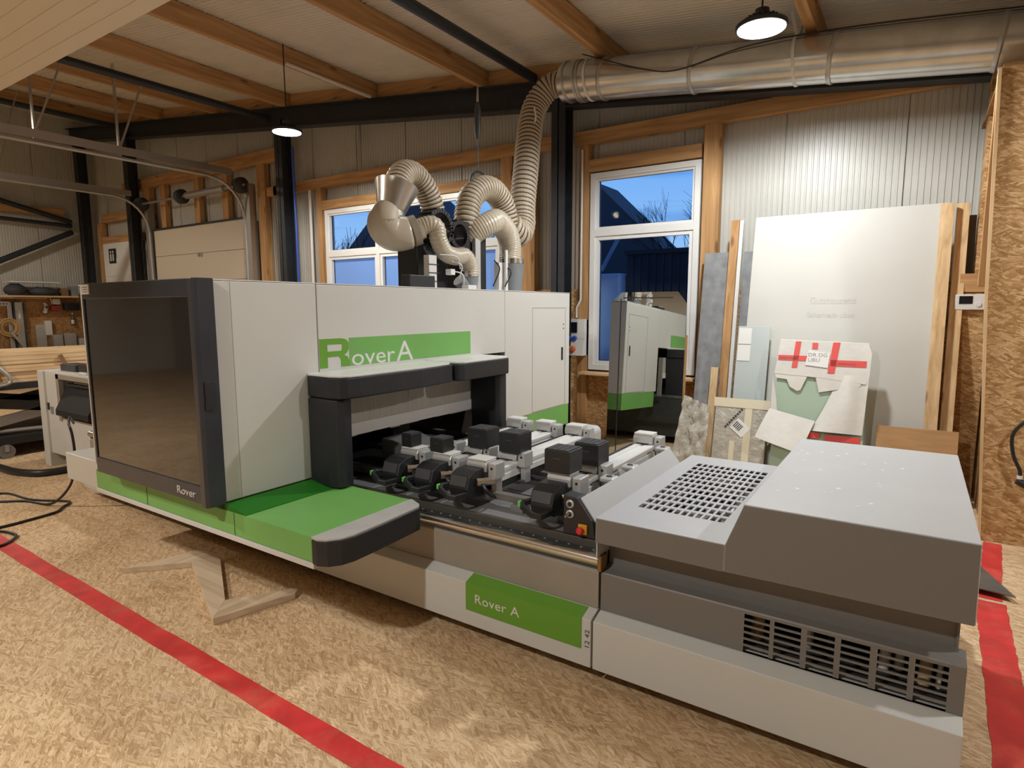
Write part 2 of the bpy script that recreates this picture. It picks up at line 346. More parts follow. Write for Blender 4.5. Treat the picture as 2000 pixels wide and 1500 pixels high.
wb = root('wall_back', (-9, YW, 0), 'back gable wall of ribbed pale sandwich panels', 'wall', kind='structure')
HOLES = [(-9.03, -5.12, .94, 3.54), (-3.70, -2.25, .96, 3.55)]
xs = -18.6
while xs < 5.1:
    x1 = min(xs+1.15, 5.2); b = MB(); P = ribs(xs+.006, x1-.006, .0575, .007)
    def strip(P, za, zb, b=b):
        n = len(P); vs = [(x, YW-d, za) for x, d in P]+[(x, YW-d, (zb if zb else roofz(x))) for x, d in P]
        b.add(vs, [(i, i+1, i+1+n, i+n) for i in range(n-1)])
    hs = [h for h in HOLES if h[0] < x1-.01 and h[1] > xs+.01]
    if not hs: strip(P, 0, None)
    else:
        h = hs[0]
        Lp = [p for p in P if p[0] <= h[0]]; Rp = [p for p in P if p[0] >= h[1]]; Mp = [p for p in P if h[0] <= p[0] <= h[1]]
        if len(Lp) > 1: strip(Lp+[(h[0], 0)], 0, None)
        if len(Rp) > 1: strip([(h[1], 0)]+Rp, 0, None)
        if xs < h[0]: Mp = [(h[0], 0)]+Mp
        if x1 > h[1]: Mp = Mp+[(h[1], 0)]
        strip(Mp, h[3], None); strip(Mp, 0, h[2])
    b.build('wall_panel', M_PANEL, wb, recalc=False)
    xs += 1.15
# outer skin keeps daylight out except at the windows
def holed(x0, x1, z0, ztop, y0, y1):
    b = MB(); cuts = sorted(HOLES); x = x0
    for h in cuts:
        b.prism([(x, z0), (h[0], z0), (h[0], ztop(h[0])), (x, ztop(x))], 'Y', y0, y1)
        b.box(h[0], h[1], y0, y1, z0, h[2]); b.prism([(h[0], h[3]), (h[1], h[3]), (h[1], ztop(h[1])), (h[0], ztop(h[0]))], 'Y', y0, y1); x = h[1]
    b.prism([(x, z0), (x1, z0), (x1, ztop(x1)), (x, ztop(x))], 'Y', y0, y1); return b
holed(-18.7, 5.2, 0, lambda x: roofz(x)+.3, YW+.012, YW+.12).build('wall_core', M_PANEL, wb)
# osb dado on the back wall
for (x0, x1, z1) in ((-12.0, -9.15, 2.05), (-9.15, -5.0, .93), (-5.0, -3.72, 2.05), (-3.72, -2.22, .93), (-2.22, .53, 2.05)):
    B(x0, x1, 7.50, 7.585, 0, z1).build('osb_sheet', M_OSBX, wb)

wl = root('wall_left', (-18.5, 1, 0), 'far left wall of ribbed pale sandwich panels', 'wall', kind='structure')
for j in range(12):
    y0 = -6.2+j*1.15; b = MB(); P = ribs(y0, y0+1.14, .0575, .007); n = len(P)
    b.add([(-18.6+d, y, 0) for y, d in P]+[(-18.6+d, y, roofz(-18.6)) for y, d in P], [(i, i+1, i+1+n, i+n) for i in range(n-1)]); b.build('wall_panel', M_PANEL, wl, recalc=False)
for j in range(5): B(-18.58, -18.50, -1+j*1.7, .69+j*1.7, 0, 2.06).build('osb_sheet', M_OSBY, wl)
B(-18.8, -18.62, -6.2, 7.7, 0, 7).build('wall_core', M_PANEL, wl)
wf = struct(B(-18.7, 5.2, -6.35, -6.2, 0, 7).build('wall_front', mat('plain_wall', (.34, .31, .27), .7)), 'plain wall behind the viewer', 'wall')
wr = struct(B(5.1, 5.25, -6.2, 7.7, 0, 4.6).build('wall_right', MATS['plain_wall']), 'plain wall right of the viewer', 'wall')
# osb cabin on the right
cab = root('wall_cabin', (.53, 5.78, 0), 'oriented strand board cabin wall at the right', 'wall', kind='structure')
def sheet(P): return MB().prism(P, 'Y', 5.78, 5.80).build('osb_sheet', M_OSBX, cab)
sheet([(.53, 0), (1.78, 0), (1.78, 2.5), (.415, 2.5), (.432, 1.9)])
sheet([(1.785, 0), (5.1, 0), (5.1, 2.5), (1.785, 2.5)])
sheet([(.415, 2.503), (5.1, 2.503), (5.1, 3.50), (.39, 3.50)])
MB().prism([(.512, 0), (.53, 0), (.432, 1.9), (.39, 3.50), (.368, 3.50), (.412, 1.9)], 'Y', 5.765, 5.80).build('corner_strip', TP('Z'), cab)
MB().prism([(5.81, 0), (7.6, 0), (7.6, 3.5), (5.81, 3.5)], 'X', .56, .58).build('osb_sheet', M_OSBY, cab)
B(.37, .44, 5.81, 5.87, 1.95, 3.48).build('corner_post', TB('Z'), cab, .004)
B(.42, .50, 7.10, 7.42, 2.0, 3.90).build('corner_post', M_OSBX, cab)
B(.31, .52, 7.02, 7.09, 1.93, 2.10).build('crosspiece', TB('X'), cab, .003)
B(.40, 5.1, 5.80, 7.6, 3.50, 3.53).build('cabin_top', M_OSBY, cab)

# steel frame
def hcol(x, y0, y1, ztop):
    b = MB(); w = .10
    b.box(x-w, x+w, y0, y0+.015, 0, ztop); b.box(x-w, x+w, y1-.015, y1, 0, ztop); b.box(x-.008, x+.008, y0, y1, 0, ztop); return b
for x, lab in ((-4.02, 'dark steel column right of the hoses'), (-9.80, 'dark steel column behind the left end of the cabin'), (-15.42, 'dark steel column left of the sectional door'), (-17.95, 'dark steel column in the far left corner')):
    struct(hcol(x, 7.15, 7.37, rafz(x)-.2).build('steel_column', M_STEEL), lab, 'column')
b = MB(); y0, y1 = 7.16, 7.36
for (za, zb, ya, yb) in ((-.34, -.322, y0, y1), (-.018, 0, y0, y1), (-.33, 0, 7.25, 7.27)):
    b.prism([(-18.4, rafz(-18.4)+za), (2.5, rafz(2.5)+za), (2.5, rafz(2.5)+zb), (-18.4, rafz(-18.4)+zb)], 'Y', ya, yb)
struct(b.build('steel_rafter', M_STEEL), 'dark steel rafter sloping along the back wall', 'rafter')
PX = [-16.05, -13.9, -11.76, -9.61, -7.43, -5.27, -3.16, -1.0, 1.15, 3.3]
for x in PX:
    sl = -.1142
    b = MB().prism([(x-.05, rafz(x-.05)), (x+.05, rafz(x+.05)), (x+.05, roofz(x+.05)-.01), (x-.05, roofz(x-.05)-.01)], 'Y', -6.15, 7.33)
    struct(b.build('purlin', TB('Y'), None, .004), 'long timber purlin under the roof sheets', 'purlin')
    g = MB().box(x-.10, x-.052, 7.16, 7.30, rafz(x), rafz(x)+.16)
    struct(g.build('purlin_bracket', M_STEEL), 'black steel bracket at the end of a purlin', 'bracket')
for a, c in zip(PX[:-1], PX[1:]):
    struct(MB().prism([(a+.055, rafz(a+.055)+.01), (c-.105, rafz(c-.105)+.01), (c-.105, roofz(c-.105)-.012), (a+.055, roofz(a+.055)-.012)], 'Y', 7.28, 7.33).build('blocking_board', TB('X')), 'timber board filling the gap between purlins above the rafter', 'board')
for x, z in ((-4.42, 4.86), (-10.15, 5.30), (-15.8, 6.05)):
    struct(MB().tube([(x, -6.1, z-.06), (x, 7.2, z-.06)], .06, 12).build('steel_strut', M_STEEL), 'round dark steel strut running under the ceiling', 'strut')
# timber framing on the back wall
def fr(x0, x1, z0, z1, ax, lab, y0=7.44, y1=7.56): return struct(B(x0, x1, y0, y1, z0, z1).build('timber_post' if ax == 'Z' else 'timber_rail', TB(ax), None, .004), lab, 'timber')
fr(-10.4, -4.13, 3.93, 4.10, 'X', 'timber rail above the wide window')
fr(-3.92, .40, 3.92, 4.09, 'X', 'timber rail above the tall window and the board stack')
fr(-9.12, -5.05, 3.54, 3.70, 'X', 'timber lintel directly over the wide window', 7.45, 7.57)
fr(-3.73, -2.25, 3.56, 3.72, 'X', 'timber lintel directly over the tall window', 7.45, 7.57)
fr(-9.16, -9.03, .0, 3.93, 'Z', 'timber post left of the wide window')
fr(-5.12, -4.93, .0, 3.93, 'Z', 'timber post right of the wide window')
fr(-4.80, -4.55, .0, 3.93, 'Z', 'broad timber post behind the hanging hose')
fr(-3.86, -3.72, .0, 3.92, 'Z', 'timber post left of the tall window')
fr(-2.22, -2.02, .0, 3.92, 'Z', 'timber post right of the tall window')
fr(-16.3, -10.0, 4.56, 4.80, 'X', 'timber header over the sectional door')
for x in (-14.45, -13.05, -12.0): fr(x-.10, x+.10, 3.62, 4.56, 'Z', 'short timber stud above the sectional door')
fr(-10.90, -10.66, 0, 4.56, 'Z', 'timber post right of the sectional door')
fr(-15.28, -15.0, 0, 4.56, 'Z', 'timber post left of the sectional door')
fr(-17.75, -17.5, 0, 3.95, 'Z', 'timber post left of the white side door')
fr(-17.5, -15.6, 3.95, 4.15, 'X', 'upper timber rail over the white side door')
fr(-17.5, -15.6, 3.42, 3.60, 'X', 'lower timber rail over the white side door')
fr(-10.6, -10.0, 3.93, 4.10, 'X', 'short timber rail right of the sectional door')

# windows
def frame_box(b, x0, x1, z0, z1, w, ya, yb):
    b.box(x0, x1, ya, yb, z0, z0+w); b.box(x0, x1, ya, yb, z1-w, z1); b.box(x0, x0+w, ya, yb, z0+w, z1-w); b.box(x1-w, x1, ya, yb, z0+w, z1-w); return b
def window(name, x0, x1, z0, z1, zt, mull, label, frost=None):
    r = root(name, ((x0+x1)/2, 7.52, z0), label, 'window', kind='structure'); w = .07; ya, yb = 7.46, 7.60
    b = frame_box(MB(), x0, x1, z0, z1, w, ya, yb); b.box(x0+w, x1-w, ya, yb, zt-.045, zt+.045)
    for m in mull: b.box(m-.04, m+.04, ya, yb, z0+w, zt-.045); b.box(m-.04, m+.04, ya, yb, zt+.045, z1-w)
    b.build('window_frame', M_PVC, r)
    ed = [x0+w]+sum([[m-.04, m+.04] for m in mull], [])+[x1-w]
    for i in range(0, len(ed), 2):
        for (za, zb, low) in ((z0+w, zt-.045, True), (zt+.045, z1-w, False)):
            s = .05 if low else .03; b = MB(); a, c = ed[i], ed[i+1]; y = 7.48
            frame_box(b, a, c, za, zb, s, y, y+.06)
            b.build('sash', M_PVC, r)
            g = B(a+s, c-s, 7.545, 7.551, za+s, zb-s).build('pane', M_FROST if (low and frost) else M_GLASSW, r)
            k = B(a+s, c-s, 7.535, 7.545, za+s, za+s+.01); k.box(a+s, a+s+.012, 7.535, 7.55, za+s+.01, zb-s); k.build('gasket', M_BLACK, r)
    return r
window('window_1', -8.98, -5.13, .95, 3.53, 2.75, [-7.67, -6.40], 'wide white window of six lights behind the hoses', True)
w2 = window('window_2', -3.70, -2.25, .96, 3.54, 2.775, [], 'tall white window with one light above another, behind the mirror')
B(-3.76, -3.28, 7.28, 7.50, .90, .935).build('sill', TP('X'), w2, .004); B(-3.27, -2.20, 7.28, 7.50, .90, .935).build('sill', TP('X'), w2, .004)

# sectional door in the back wall
d1 = root('door_1', (-12.95, 7.45, 0), 'closed white sectional door in the back wall', 'door', kind='structure')
for i in range(6): B(-14.8, -11.15, 7.38, 7.42, .02+i*.592, .605+i*.592).build('door_section', mat('sectional_door_sheet', (.60, .53, .42), .45), d1, .004)
B(-14.8, -11.15, 7.36, 7.40, 3.56, 3.60).build('top_seal', M_STEEL, d1)
for x in (-13.0, -12.9): B(x, x+.05, 7.35, 7.38, 2.90, 2.97).build('hinge', M_GALV2, d1)
for x in (-14.93, -11.03):
    b = MB(); b.box(x-.07, x+.07, 7.30, 7.44, 0, 4.2); b.build('guide_plate', M_GALV2, d1)
    s = -1 if x < -13 else 1
    p = [(x-.1*s, 7.3, 0), (x-.1*s, 7.3, 3.5)]+[(x-.1*s, 7.3-.75*(1-math.cos(g)), 3.5+.75*math.sin(g)) for g in [PI/2*k/8 for k in range(1, 9)]]+[(x-.1*s, 2.2, 4.26)]
    MB().tube(p, .03, 8).build('track', M_GALV2, d1)
    b = MB().beam((x, 2.2, 4.36), (x, 7.0, 4.36), .05, .12); b.build('track_rail', M_GALV2, d1)
MB().tube([(-15.0, 7.2, 4.15), (-10.95, 7.2, 4.15)], .025, 8).build('torsion_shaft', M_GALV2, d1)
for x in (-14.9, -13.2, -11.05): MB().lathe((x, 7.2, 4.15), [(.05, -.05), (.15, -.05), (.15, .05), (.05, .05)], 'X').build('cable_drum', M_DARK, d1)
MB().tube([(-13.0, 7.2, 4.15), (-11.6, 7.2, 4.15)], .07, 12).build('torsion_spring', M_GALV2, d1)
for (x, y) in ((-11.05, 5.05), (-11.05, 3.9), (-14.95, 4.6)):
    b = MB(); b.beam((x, y, 4.3), (x, y, roofz(x)-.05), .06, .02); b.beam((x, y+.02, 4.40), (x, y+.45, roofz(x)-.2), .05, .015); b.build('hanger', M_GALV2, d1)
# white side door with pictogram
d2 = root('door_2', (-16.6, 7.45, 0), 'white side door with a small black pictogram plate', 'door', kind='structure')
B(-17.47, -15.65, 7.42, 7.46, .02, 3.42).build('door_leaf', M_PVC, d2, .004)
for z in (.5, 1.2, 1.9, 2.6): B(-17.4, -15.8, 7.405, 7.42, z, z+.45).build('door_panel', M_PVC, d2, .006)
B(-17.12, -16.78, 7.39, 7.405, 2.92, 3.28).build('pictogram_plate', M_BLACK, d2)
b = MB()
for x in (-17.02, -16.90): b.lathe((x, 7.388, 3.20), [(.03, -.002), (.03, .002)], 'Y', 12); b.box(x-.03, x+.03, 7.386, 7.39, 2.98, 3.15)
b.build('pictogram_figures', M_PVC, d2)

# raised door overhead at the upper left
so = root('door_3', (-5.0, 0, 3.3), 'raised white sectional door hanging overhead at the upper left', 'door', kind='structure')
for i in range(6):
    y1 = 1.74-i*.56; B(-5.85, -2.55, y1-.553, y1, 3.30, 3.34).build('door_section', M_SOFFIT, so, .006)
    for k in range(5): B(-5.83, -2.57, y1-.10-k*.10, y1-.094-k*.10, 3.297, 3.30).build('groove_bead', M_SOFFIT, so)
B(-5.95, -5.85, -1.6, 1.75, 3.28, 3.38).build('side_rail', M_PVC, so)
for (x, y) in ((-5.7, 1.2), (-2.7, 1.2), (-5.7, -1.2), (-2.7, -1.2)): MB().beam((x, y, 3.34), (x, y, roofz(x)-.02), .04, .02).build('hanger', M_GALV2, so)

# diagonal bracing on the left wall
struct(MB().tube([(-18.35, -1.0, 6.0), (-18.35, 7.1, 4.0)], .06, 10).build('wall_brace', M_STEEL), 'upper dark diagonal tube on the left wall', 'brace')
struct(MB().tube([(-18.35, 1.0, 4.08), (-18.35, 7.1, 3.90)], .05, 10).build('wall_brace', M_STEEL), 'nearly level dark tube on the left wall', 'brace')
struct(MB().tube([(-18.35, 1.7, .93), (-18.35, 7.1, 3.75)], .07, 10).build('wall_brace', M_STEEL), 'lower rising dark diagonal tube on the left wall', 'brace')
struct(B(-18.5, -18.42, -1, 7.0, 4.12, 4.32).build('timber_rail', TB('Y')), 'timber rail along the left wall behind the braces', 'timber')

# red lines on the floor
def tape(name, pts, w, lab):
    b = MB(); n = len(pts)-1; vs = []
    for k in range(n*24+1):
        i = min(k//24, n-1); t = (k-i*24)/24; p = Vector(pts[i]).lerp(Vector(pts[i+1]), t); d = (Vector(pts[i+1])-Vector(pts[i])).normalized(); q = Vector((-d.y, d.x))
        a, c = w/2+random.uniform(-.004, .004), w/2+random.uniform(-.004, .004)
        for s, z in ((a, .0), (a, .0025), (-c, .0025), (-c, 0)): vs.append((p.x+q.x*s, p.y+q.y*s, z))
    fs = []
    for k in range(n*24): fs += [(k*4+j, k*4+j+1, k*4+j+5, k*4+j+4) for j in range(3)]
    b.add(vs, fs); return tag(b.build(name, M_RED), lab, 'floor marking')
tape('floor_line', [(-9.5, 1.63), (-5.6, 1.565), (-1.0, 1.52), (3.5, 1.50)], .115, 'long red line painted on the floor in front of the machine')
tape('floor_line', [(.60, 5.75), (.50, 4.6)], .115, 'red floor line piece reaching to the cabin wall, behind the metal sheet')
tape('floor_line', [(.495, 4.56), (.46, 3.3), (.40, 1.57)], .15, 'broad red line painted on the floor right of the machine')
# ================================================================ THE CNC MACHINE
mc = root('cnc_machine', (-2.5, 2.46, 0), 'large cream, green and grey CNC woodworking machine with a smoked front door', 'machine')
XL = -6.6
# --- fixed base
def prof(x0, x1, P): return MB().prism(P, 'X', x0, x1)
PL = [(2.46, .088), (2.46, .328), (2.535, .352), (2.60, .352), (2.60, .088)]
prof(XL, -1.187, PL).build('plinth', M_PLINTH, mc, .004)
prof(-1.177, .232, PL).build('plinth', M_PLINTH, mc, .004)
B(XL, .20, 2.602, 4.10, .10, .35).build('base_body', M_DARK, mc)
lab = prof(-1.933, -1.236, [(2.456, .176), (2.456, .3285), (2.532, .3545), (2.535, .3515), (2.4595, .327), (2.4595, .176)]).build('name_panel', M_LABEL, mc)
text('Rover A', .072, 'lettering', M_PLASTW, lab, plane_M((-1.875, 2.4555, .228), (1, 0, 0), (0, 0, 1)), .0008, 1.12, 1.05)
text('12 42', .034, 'number_lettering', M_DARK, lab, plane_M((-1.194, 2.4592, .182), (0, 0, 1), (-1, 0, 0)), .0006, 1.25)
for x in (-5.8, -4.2, -2.6, -.9, -.1):
    MB().lathe((x, 2.66, 0), [(.07, 0), (.07, .02), (.025, .03), (.025, .10)], 'Z', 16).build('levelling_foot', M_BLACK, mc)
# beige lower panel with rail (left of the joint)
prof(XL, -1.189, [(2.543, .353), (2.543, .535), (2.556, .548), (2.60, .548), (2.60, .353)]).build('side_panel', M_BEIGE, mc, .002)
MB().tube([(XL, 2.556, .592), (-1.19, 2.556, .592)], .029, 18).build('linear_rail', M_CHROME, mc)
B(XL, -1.19, 2.550, 2.60, .549, .572).build('rail_bed', M_DARK, mc)
B(XL, -1.195, 2.592, 2.632, .600, .612).build('rail_strip', M_DARK, mc)
b = MB()
for i in range(26): b.lathe((-3.0+i*.07, 2.612, .612), [(.006, 0), (.006, .002)], 'Z', 8)
b.build('rail_screws', M_ALU, mc)['kind'] = 'stuff'
B(-1.192, -1.172, 2.53, 2.60, .545, .625).build('rail_end_cap', mat('brass_wiper', (.30, .17, .06), .4, .6), mc, .004)
B(XL, -1.187, 2.632, 2.66, .548, .652).build('sill', mat('dark_brown_grey_sill', (.085, .075, .065), .5), mc, .003)
# tray
B(-4.6, -1.188, 2.661, 2.95, .602, .645).build('tray', M_TRAY, mc)
B(-4.6, -1.187, 2.66, 4.25, .585, .60).build('tray', M_TRAY, mc)
B(-4.6, -1.187, 4.25, 4.28, .30, .66).build('sill', M_DARK, mc)
B(-4.6, -1.187, 4.10, 4.25, .10, .585).build('base_body', M_DARK, mc)
for (y, z0, z1) in ((2.84, .685, .725), (3.45, .665, .70), (4.14, .665, .705)):
    B(-4.6, -1.2, y-.025, y+.025, z0, z1).build('cross_rail', mat('worn_steel_rail', (.26, .25, .23), .38, .5, var=.3, vscale=6), mc, .003)
for x in (-2.75, -2.33, -1.86, -1.55, -1.30):
    B(x, x+.085, 2.78, 2.86, .645, .685).build('rail_support', M_TRAY, mc, .003)
for x in (-2.6, -1.9, -1.45): B(x, x+.07, 4.10, 4.18, .60, .665).build('rail_support', M_TRAY, mc)
for i, x in enumerate((-2.45, -2.2, -1.9, -1.7)):
    MB().tube([(x-.3, 3.0+.25*i, .72), (x+.35, 3.02+.25*i, .70)], .018, 8).build('pneumatic_hose', M_BLACK, mc)
b = MB().prism([(-3.05, .60), (-2.62, .60), (-2.75, .86), (-2.95, .90), (-3.05, .90)], 'Y', 2.95, 3.25); b.build('chip_deflector', mat('mid_grey_guard', (.11, .11, .115), .5), mc, .01)
B(-2.215, -2.05, 4.22, 4.42, .67, .86).build('rounded_end_cover', M_GREYTOP, mc, .05, 4)
B(-4.2, -3.1, 2.7, 4.3, .62, .66).build('tray_belt', M_DARK, mc)

# --- grey end covers
fp = MB()
x0, x1, ya, yb = -1.177, .232, 2.543, 2.549
cols = [(-.518, -.417), (-.40, -.30), (-.278, -.180), (-.159, -.061), (-.037, .062), (.082, .182)]
zr = [.523-.0285*k for k in range(7)]
fp.box(x0, x1, ya, yb, .353, .358); fp.box(x0, -.518, ya, yb, .358, .535); fp.box(.182, x1, ya, yb, .358, .535); fp.box(-.518, .182, ya, yb, .523, .535); fp.box(-.518, .182, ya, yb, .352+.006, zr[6])
for i in range(5): fp.box(cols[i][1], cols[i+1][0], ya, yb, zr[6], .523)
for k in range(5):
    for a, c in cols: fp.box(a, c, ya, yb, zr[k+1], zr[k+1]+.0085)
fp.build('vent_panel', M_GREY, mc)
prof(-1.177, .232, [(2.543, .535), (2.548, .541), (2.60, .545), (2.638, .558), (2.638, .553), (2.60, .540), (2.551, .534), (2.549, .530)]).build('ledge', M_GREY, mc)
B(-1.177, .205, 2.638, 2.645, .553, .715).build('recess_panel', M_GREY, mc)
B(.20, .232, 2.549, 2.62, .353, .53).build('end_post', M_GREY, mc)
B(.20, .208, 2.62, 3.90, .10, .72).build('end_panel', M_GREY, mc)
B(.205, .231, 2.603, 4.05, .09, .350).build('end_plinth', M_PLINTH, mc, .003)
B(-1.17, .20, 2.95, 2.97, .30, .70).build('inner_wall', M_BLACK, mc)
for i, (x, r, m) in enumerate(((-.50, .028, M_OSBX), (-.02, .02, M_PLASTW), (.03, .018, M_PLASTW), (.115, .022, TP('Z')), (-.30, .02, M_ALU), (-.22, .012, M_CABLE), (.16, .01, M_PLASTW))):
    MB().tube([(x, 2.70+.03*(i % 3), .30), (x+.015, 2.72+.03*(i % 3), .55)], r, 8).build('inner_fitting', m, mc)
prof2 = lambda P, y0, y1: MB().prism(P, 'Y', y0, y1)
# low cover with perforated top
XG0, XG1, YG0, YG1 = -1.085, -.672, 2.745, 3.775; nx, ny = 12, 11
c = MB(); zt = .822; th = .006
c.box(-1.188, -.602, 2.50, 2.508, .705, zt-th)            # front skirt
c.box(-1.188, -1.182, 2.508, 3.952, .62, zt-th); c.box(-1.188, -.602, 3.952, 3.96, .60, zt-th)
c.box(-1.188, XG0, 2.50, 3.96, zt-th, zt); c.box(XG1, -.598, 2.50, 3.96, zt-th, zt); c.box(XG0, XG1, 2.50, YG0, zt-th, zt); c.box(XG0, XG1, YG1, 3.96, zt-th, zt)
px_, py_ = (XG1-XG0)/nx, (YG1-YG0)/ny
for i in range(1, nx): c.box(XG0+i*px_-.0055, XG0+i*px_+.0055, YG0, YG1, zt-th, zt)
for i in range(nx):
    xa_, xb_ = XG0+i*px_+(.0055 if i else 0), XG0+(i+1)*px_-(.0055 if i < nx-1 else 0)
    for j in range(ny+1): c.box(xa_, xb_, max(YG0, YG0+j*py_-.014), min(YG1, YG0+j*py_+.014), zt-th, zt)
c.build('perforated_cover', M_GREYTOP, mc)
B(-1.17, -.62, 2.66, 3.94, .60, .61).build('cover_interior', M_BLACK, mc); B(-.62, -.605, 2.65, 3.94, .61, .815).build('cover_interior', M_BLACK, mc)
B(-1.186, -.604, 2.4985, 2.4999, .703, .818).build('cover_front', M_GREY, mc)
for (x, y) in ((-1.02, 2.8), (-.9, 2.9), (-.8, 3.2)): MB().tube([(x, y, .62), (x+.05, y+.3, .72), (x+.2, y+.35, .66)], .02, 8).build('inner_cable', M_ALU, mc)
P = [(-.600, .705), (-.600, .822), (-.530, 1.008), (.236, 1.008), (.240, .72), (.236, .715)]
prof2(P, 2.498, 3.98).build('box_cover', M_GREYTOP, mc, .004)
prof2([(-.597, .709), (-.597, .821), (-.529, 1.003), (.232, 1.003), (.236, .72), (.232, .717)], 2.4955, 2.4985).build('cover_front', M_GREY, mc, .001)
b = MB()
for k in range(42):
    x = random.uniform(-.52, .0); y = random.uniform(2.7, 3.7); r = random.uniform(.003, .011)
    b.lathe((x, y, 1.0085), [(r, 0), (r*.8, .0008)], 'Z', 6)
b.build('dust_crumbs', M_PVC, mc)['kind'] = 'stuff'
# deflector plate and control post
prof2([(-1.352, .842), (-1.345, .850), (-1.268, .752), (-1.245, .742), (-1.247, .735), (-1.272, .738)], 2.655, 3.97).build('deflector_plate', M_GREYTOP, mc, .002)
cp = prof2([(-1.435, .655), (-1.435, .858), (-1.355, .850), (-1.270, .742), (-1.255, .655)], 2.635, 2.72).build('control_post', M_BLACK, mc, .004)
for z, nm in ((.815, 'start_button'), (.762, 'key_switch')):
    MB().lathe((-1.395, 2.634, z), [(.022, 0), (.022, -.006), (.013, -.007)], 'Y', 20).build(nm, M_ALU, cp)
    MB().lathe((-1.395, 2.626, z), [(.012, 0), (.011, -.004)], 'Y', 16).build('button_face', M_BLACK, cp)
MB().tube([(-1.397, 2.625, .765), (-1.402, 2.595, .758)], .006, 8).build('key', M_CHROME, cp)
B(-1.345, -1.297, 2.622, 2.636, .672, .722).build('emergency_stop_base', M_YEL, cp, .003)
MB().lathe((-1.325, 2.622, .695), [(.010, 0), (.010, -.012), (.020, -.014), (.020, -.024), (.012, -.03)], 'Y', 18).build('emergency_stop', mat('red_mushroom', (.7, .03, .03), .35), cp)
for y in (3.09, 3.39, 3.96):
    q = MB().lathe((-1.39, y, .60), [(.02, 0), (.02, .21), (.032, .212), (.032, .222)], 'Z', 14); q.build('locator_post', M_ALU, mc)
    B(-1.432, -1.348, y-.042, y+.042, .822, .850).build('locator_head', M_ALU, mc, .008)
    MB().lathe((-1.39, y, .850), [(.018, 0), (.018, .003)], 'Z', 14).build('locator_socket', M_BLACK, mc)

# --- sliding support beams
def support_beam(X):
    o = bpy.data.objects.new('support_beam', None); COL.objects.link(o); o.parent = mc; o['org'] = mc['org']
    w = .07
    b = MB(); b.prism([(X-w, .755), (X-w, .830), (X-w+.008, .838), (X-.022, .838), (X-.022, .832), (X+.012, .832), (X+.012, .838), (X+w-.006, .838), (X+w, .830), (X+w, .812), (X+w-.012, .808), (X+w-.012, .795), (X+w, .79), (X+w, .755)], 'Y', 2.86, 4.08)
    b.build('profile', M_ALUW, o)
    B(X-w-.006, X-w-.001, 2.95, 3.98, .80, .846).build('side_rail', M_DARK, o)
    B(X-.055, X+.055, 2.88, 4.05, .705, .755).build('carriage', M_BLACK, o)
    # near clamp block
    def block(y0, y1, top=.90):
        q = MB().prism([(y0, .84), (y0, top-.02), (y0+.012, top), (y1-.012, top), (y1, top-.02), (y1, .84)], 'X', X-.085, X+.06); q.build('clamp_block', M_ALU, o, .004)
        B(X-.06, X+.03, y0-.001, y0+.01, .838, .846).build('clamp_slot', M_BLACK, o)
        B(X+.066, X+.118, y0+.01, y1-.01, .80, .895).build('clamp_bracket', M_ALU, o, .005)
        B(X+.075, X+.112, y0+.03, y1-.03, .70, .80).build('clamp_foot', M_ALU, o, .003)
        MB().lathe((X+.092, y0+.011, .865), [(.008, 0), (.008, -.003)], 'Y', 10).build('clamp_screw', M_BLACK, o)
    block(2.80, 2.92); B(X-.08, X+.055, 2.805, 2.915, .9005, .912).build('pad_cover', M_PLASTW, o, .004)
    block(3.12, 3.24, .885)
    block(4.02, 4.13); B(X-.08, X+.055, 4.025, 4.125, .9005, .915).build('pad_cover', M_PLASTW, o, .004)
    B(X-.05, X+.06, 4.13, 4.19, .72, .86).build('end_cap', M_ALU, o, .01)
    B(X-.045, X+.02, 3.30, 3.36, .838, .843).build('position_plate', M_DARK, o)
    # black console with grab handle
    q = MB().prism([(2.80, .700), (2.66, .715), (2.635, .77), (2.66, .842), (2.72, .868), (2.80, .868)], 'X', X-.095, X+.045); q.build('console', M_BLACK, o, .006)
    MB().prism([(2.640, .785), (2.662, .840), (2.658, .842), (2.635, .787)], 'X', X-.085, X+.03).build('console_keys', mat('dark_grey_keypad', (.06, .062, .066), .5), o)
    H = [(X-.088, 2.68, .782), (X-.112, 2.60, .782), (X-.095, 2.568, .774), (X-.02, 2.540, .752), (X+.02, 2.555, .745), (X+.036, 2.66, .745)]
    hb = MB()
    for a_, c_ in zip(H[:-1], H[1:]):
        d_ = (Vector(c_)-Vector(a_)).normalized()*.008; hb.beam(Vector(a_)-d_, Vector(c_)+d_, .022, .032)
    hb.build('grab_handle', M_BLACK, o, .005)
    B(X-.1285, X-.112, 2.572, 2.602, .768, .796).build('green_button', mat('bright_green_button', (.14, .6, .1), .4), o, .002)
    MB().tube([(X+.05, 2.72, .80), (X+.12, 2.80, .80)], .024, 10).build('air_fitting', M_CHROME, o)
    MB().tube(smooth_path([(X+.06, 2.74, .80), (X+.12, 2.72, .76), (X+.11, 2.80, .70), (X+.05, 2.9, .70)], 4), .009, 7).build('air_hose', M_BLACK, o)
    B(X-.03, X+.03, 2.80, 2.86, .725, .755).build('rail_clamp', M_BLACK, o)
    return o
BX = [-2.64, -2.37, -2.10, -1.545]
for X in BX: support_beam(X)

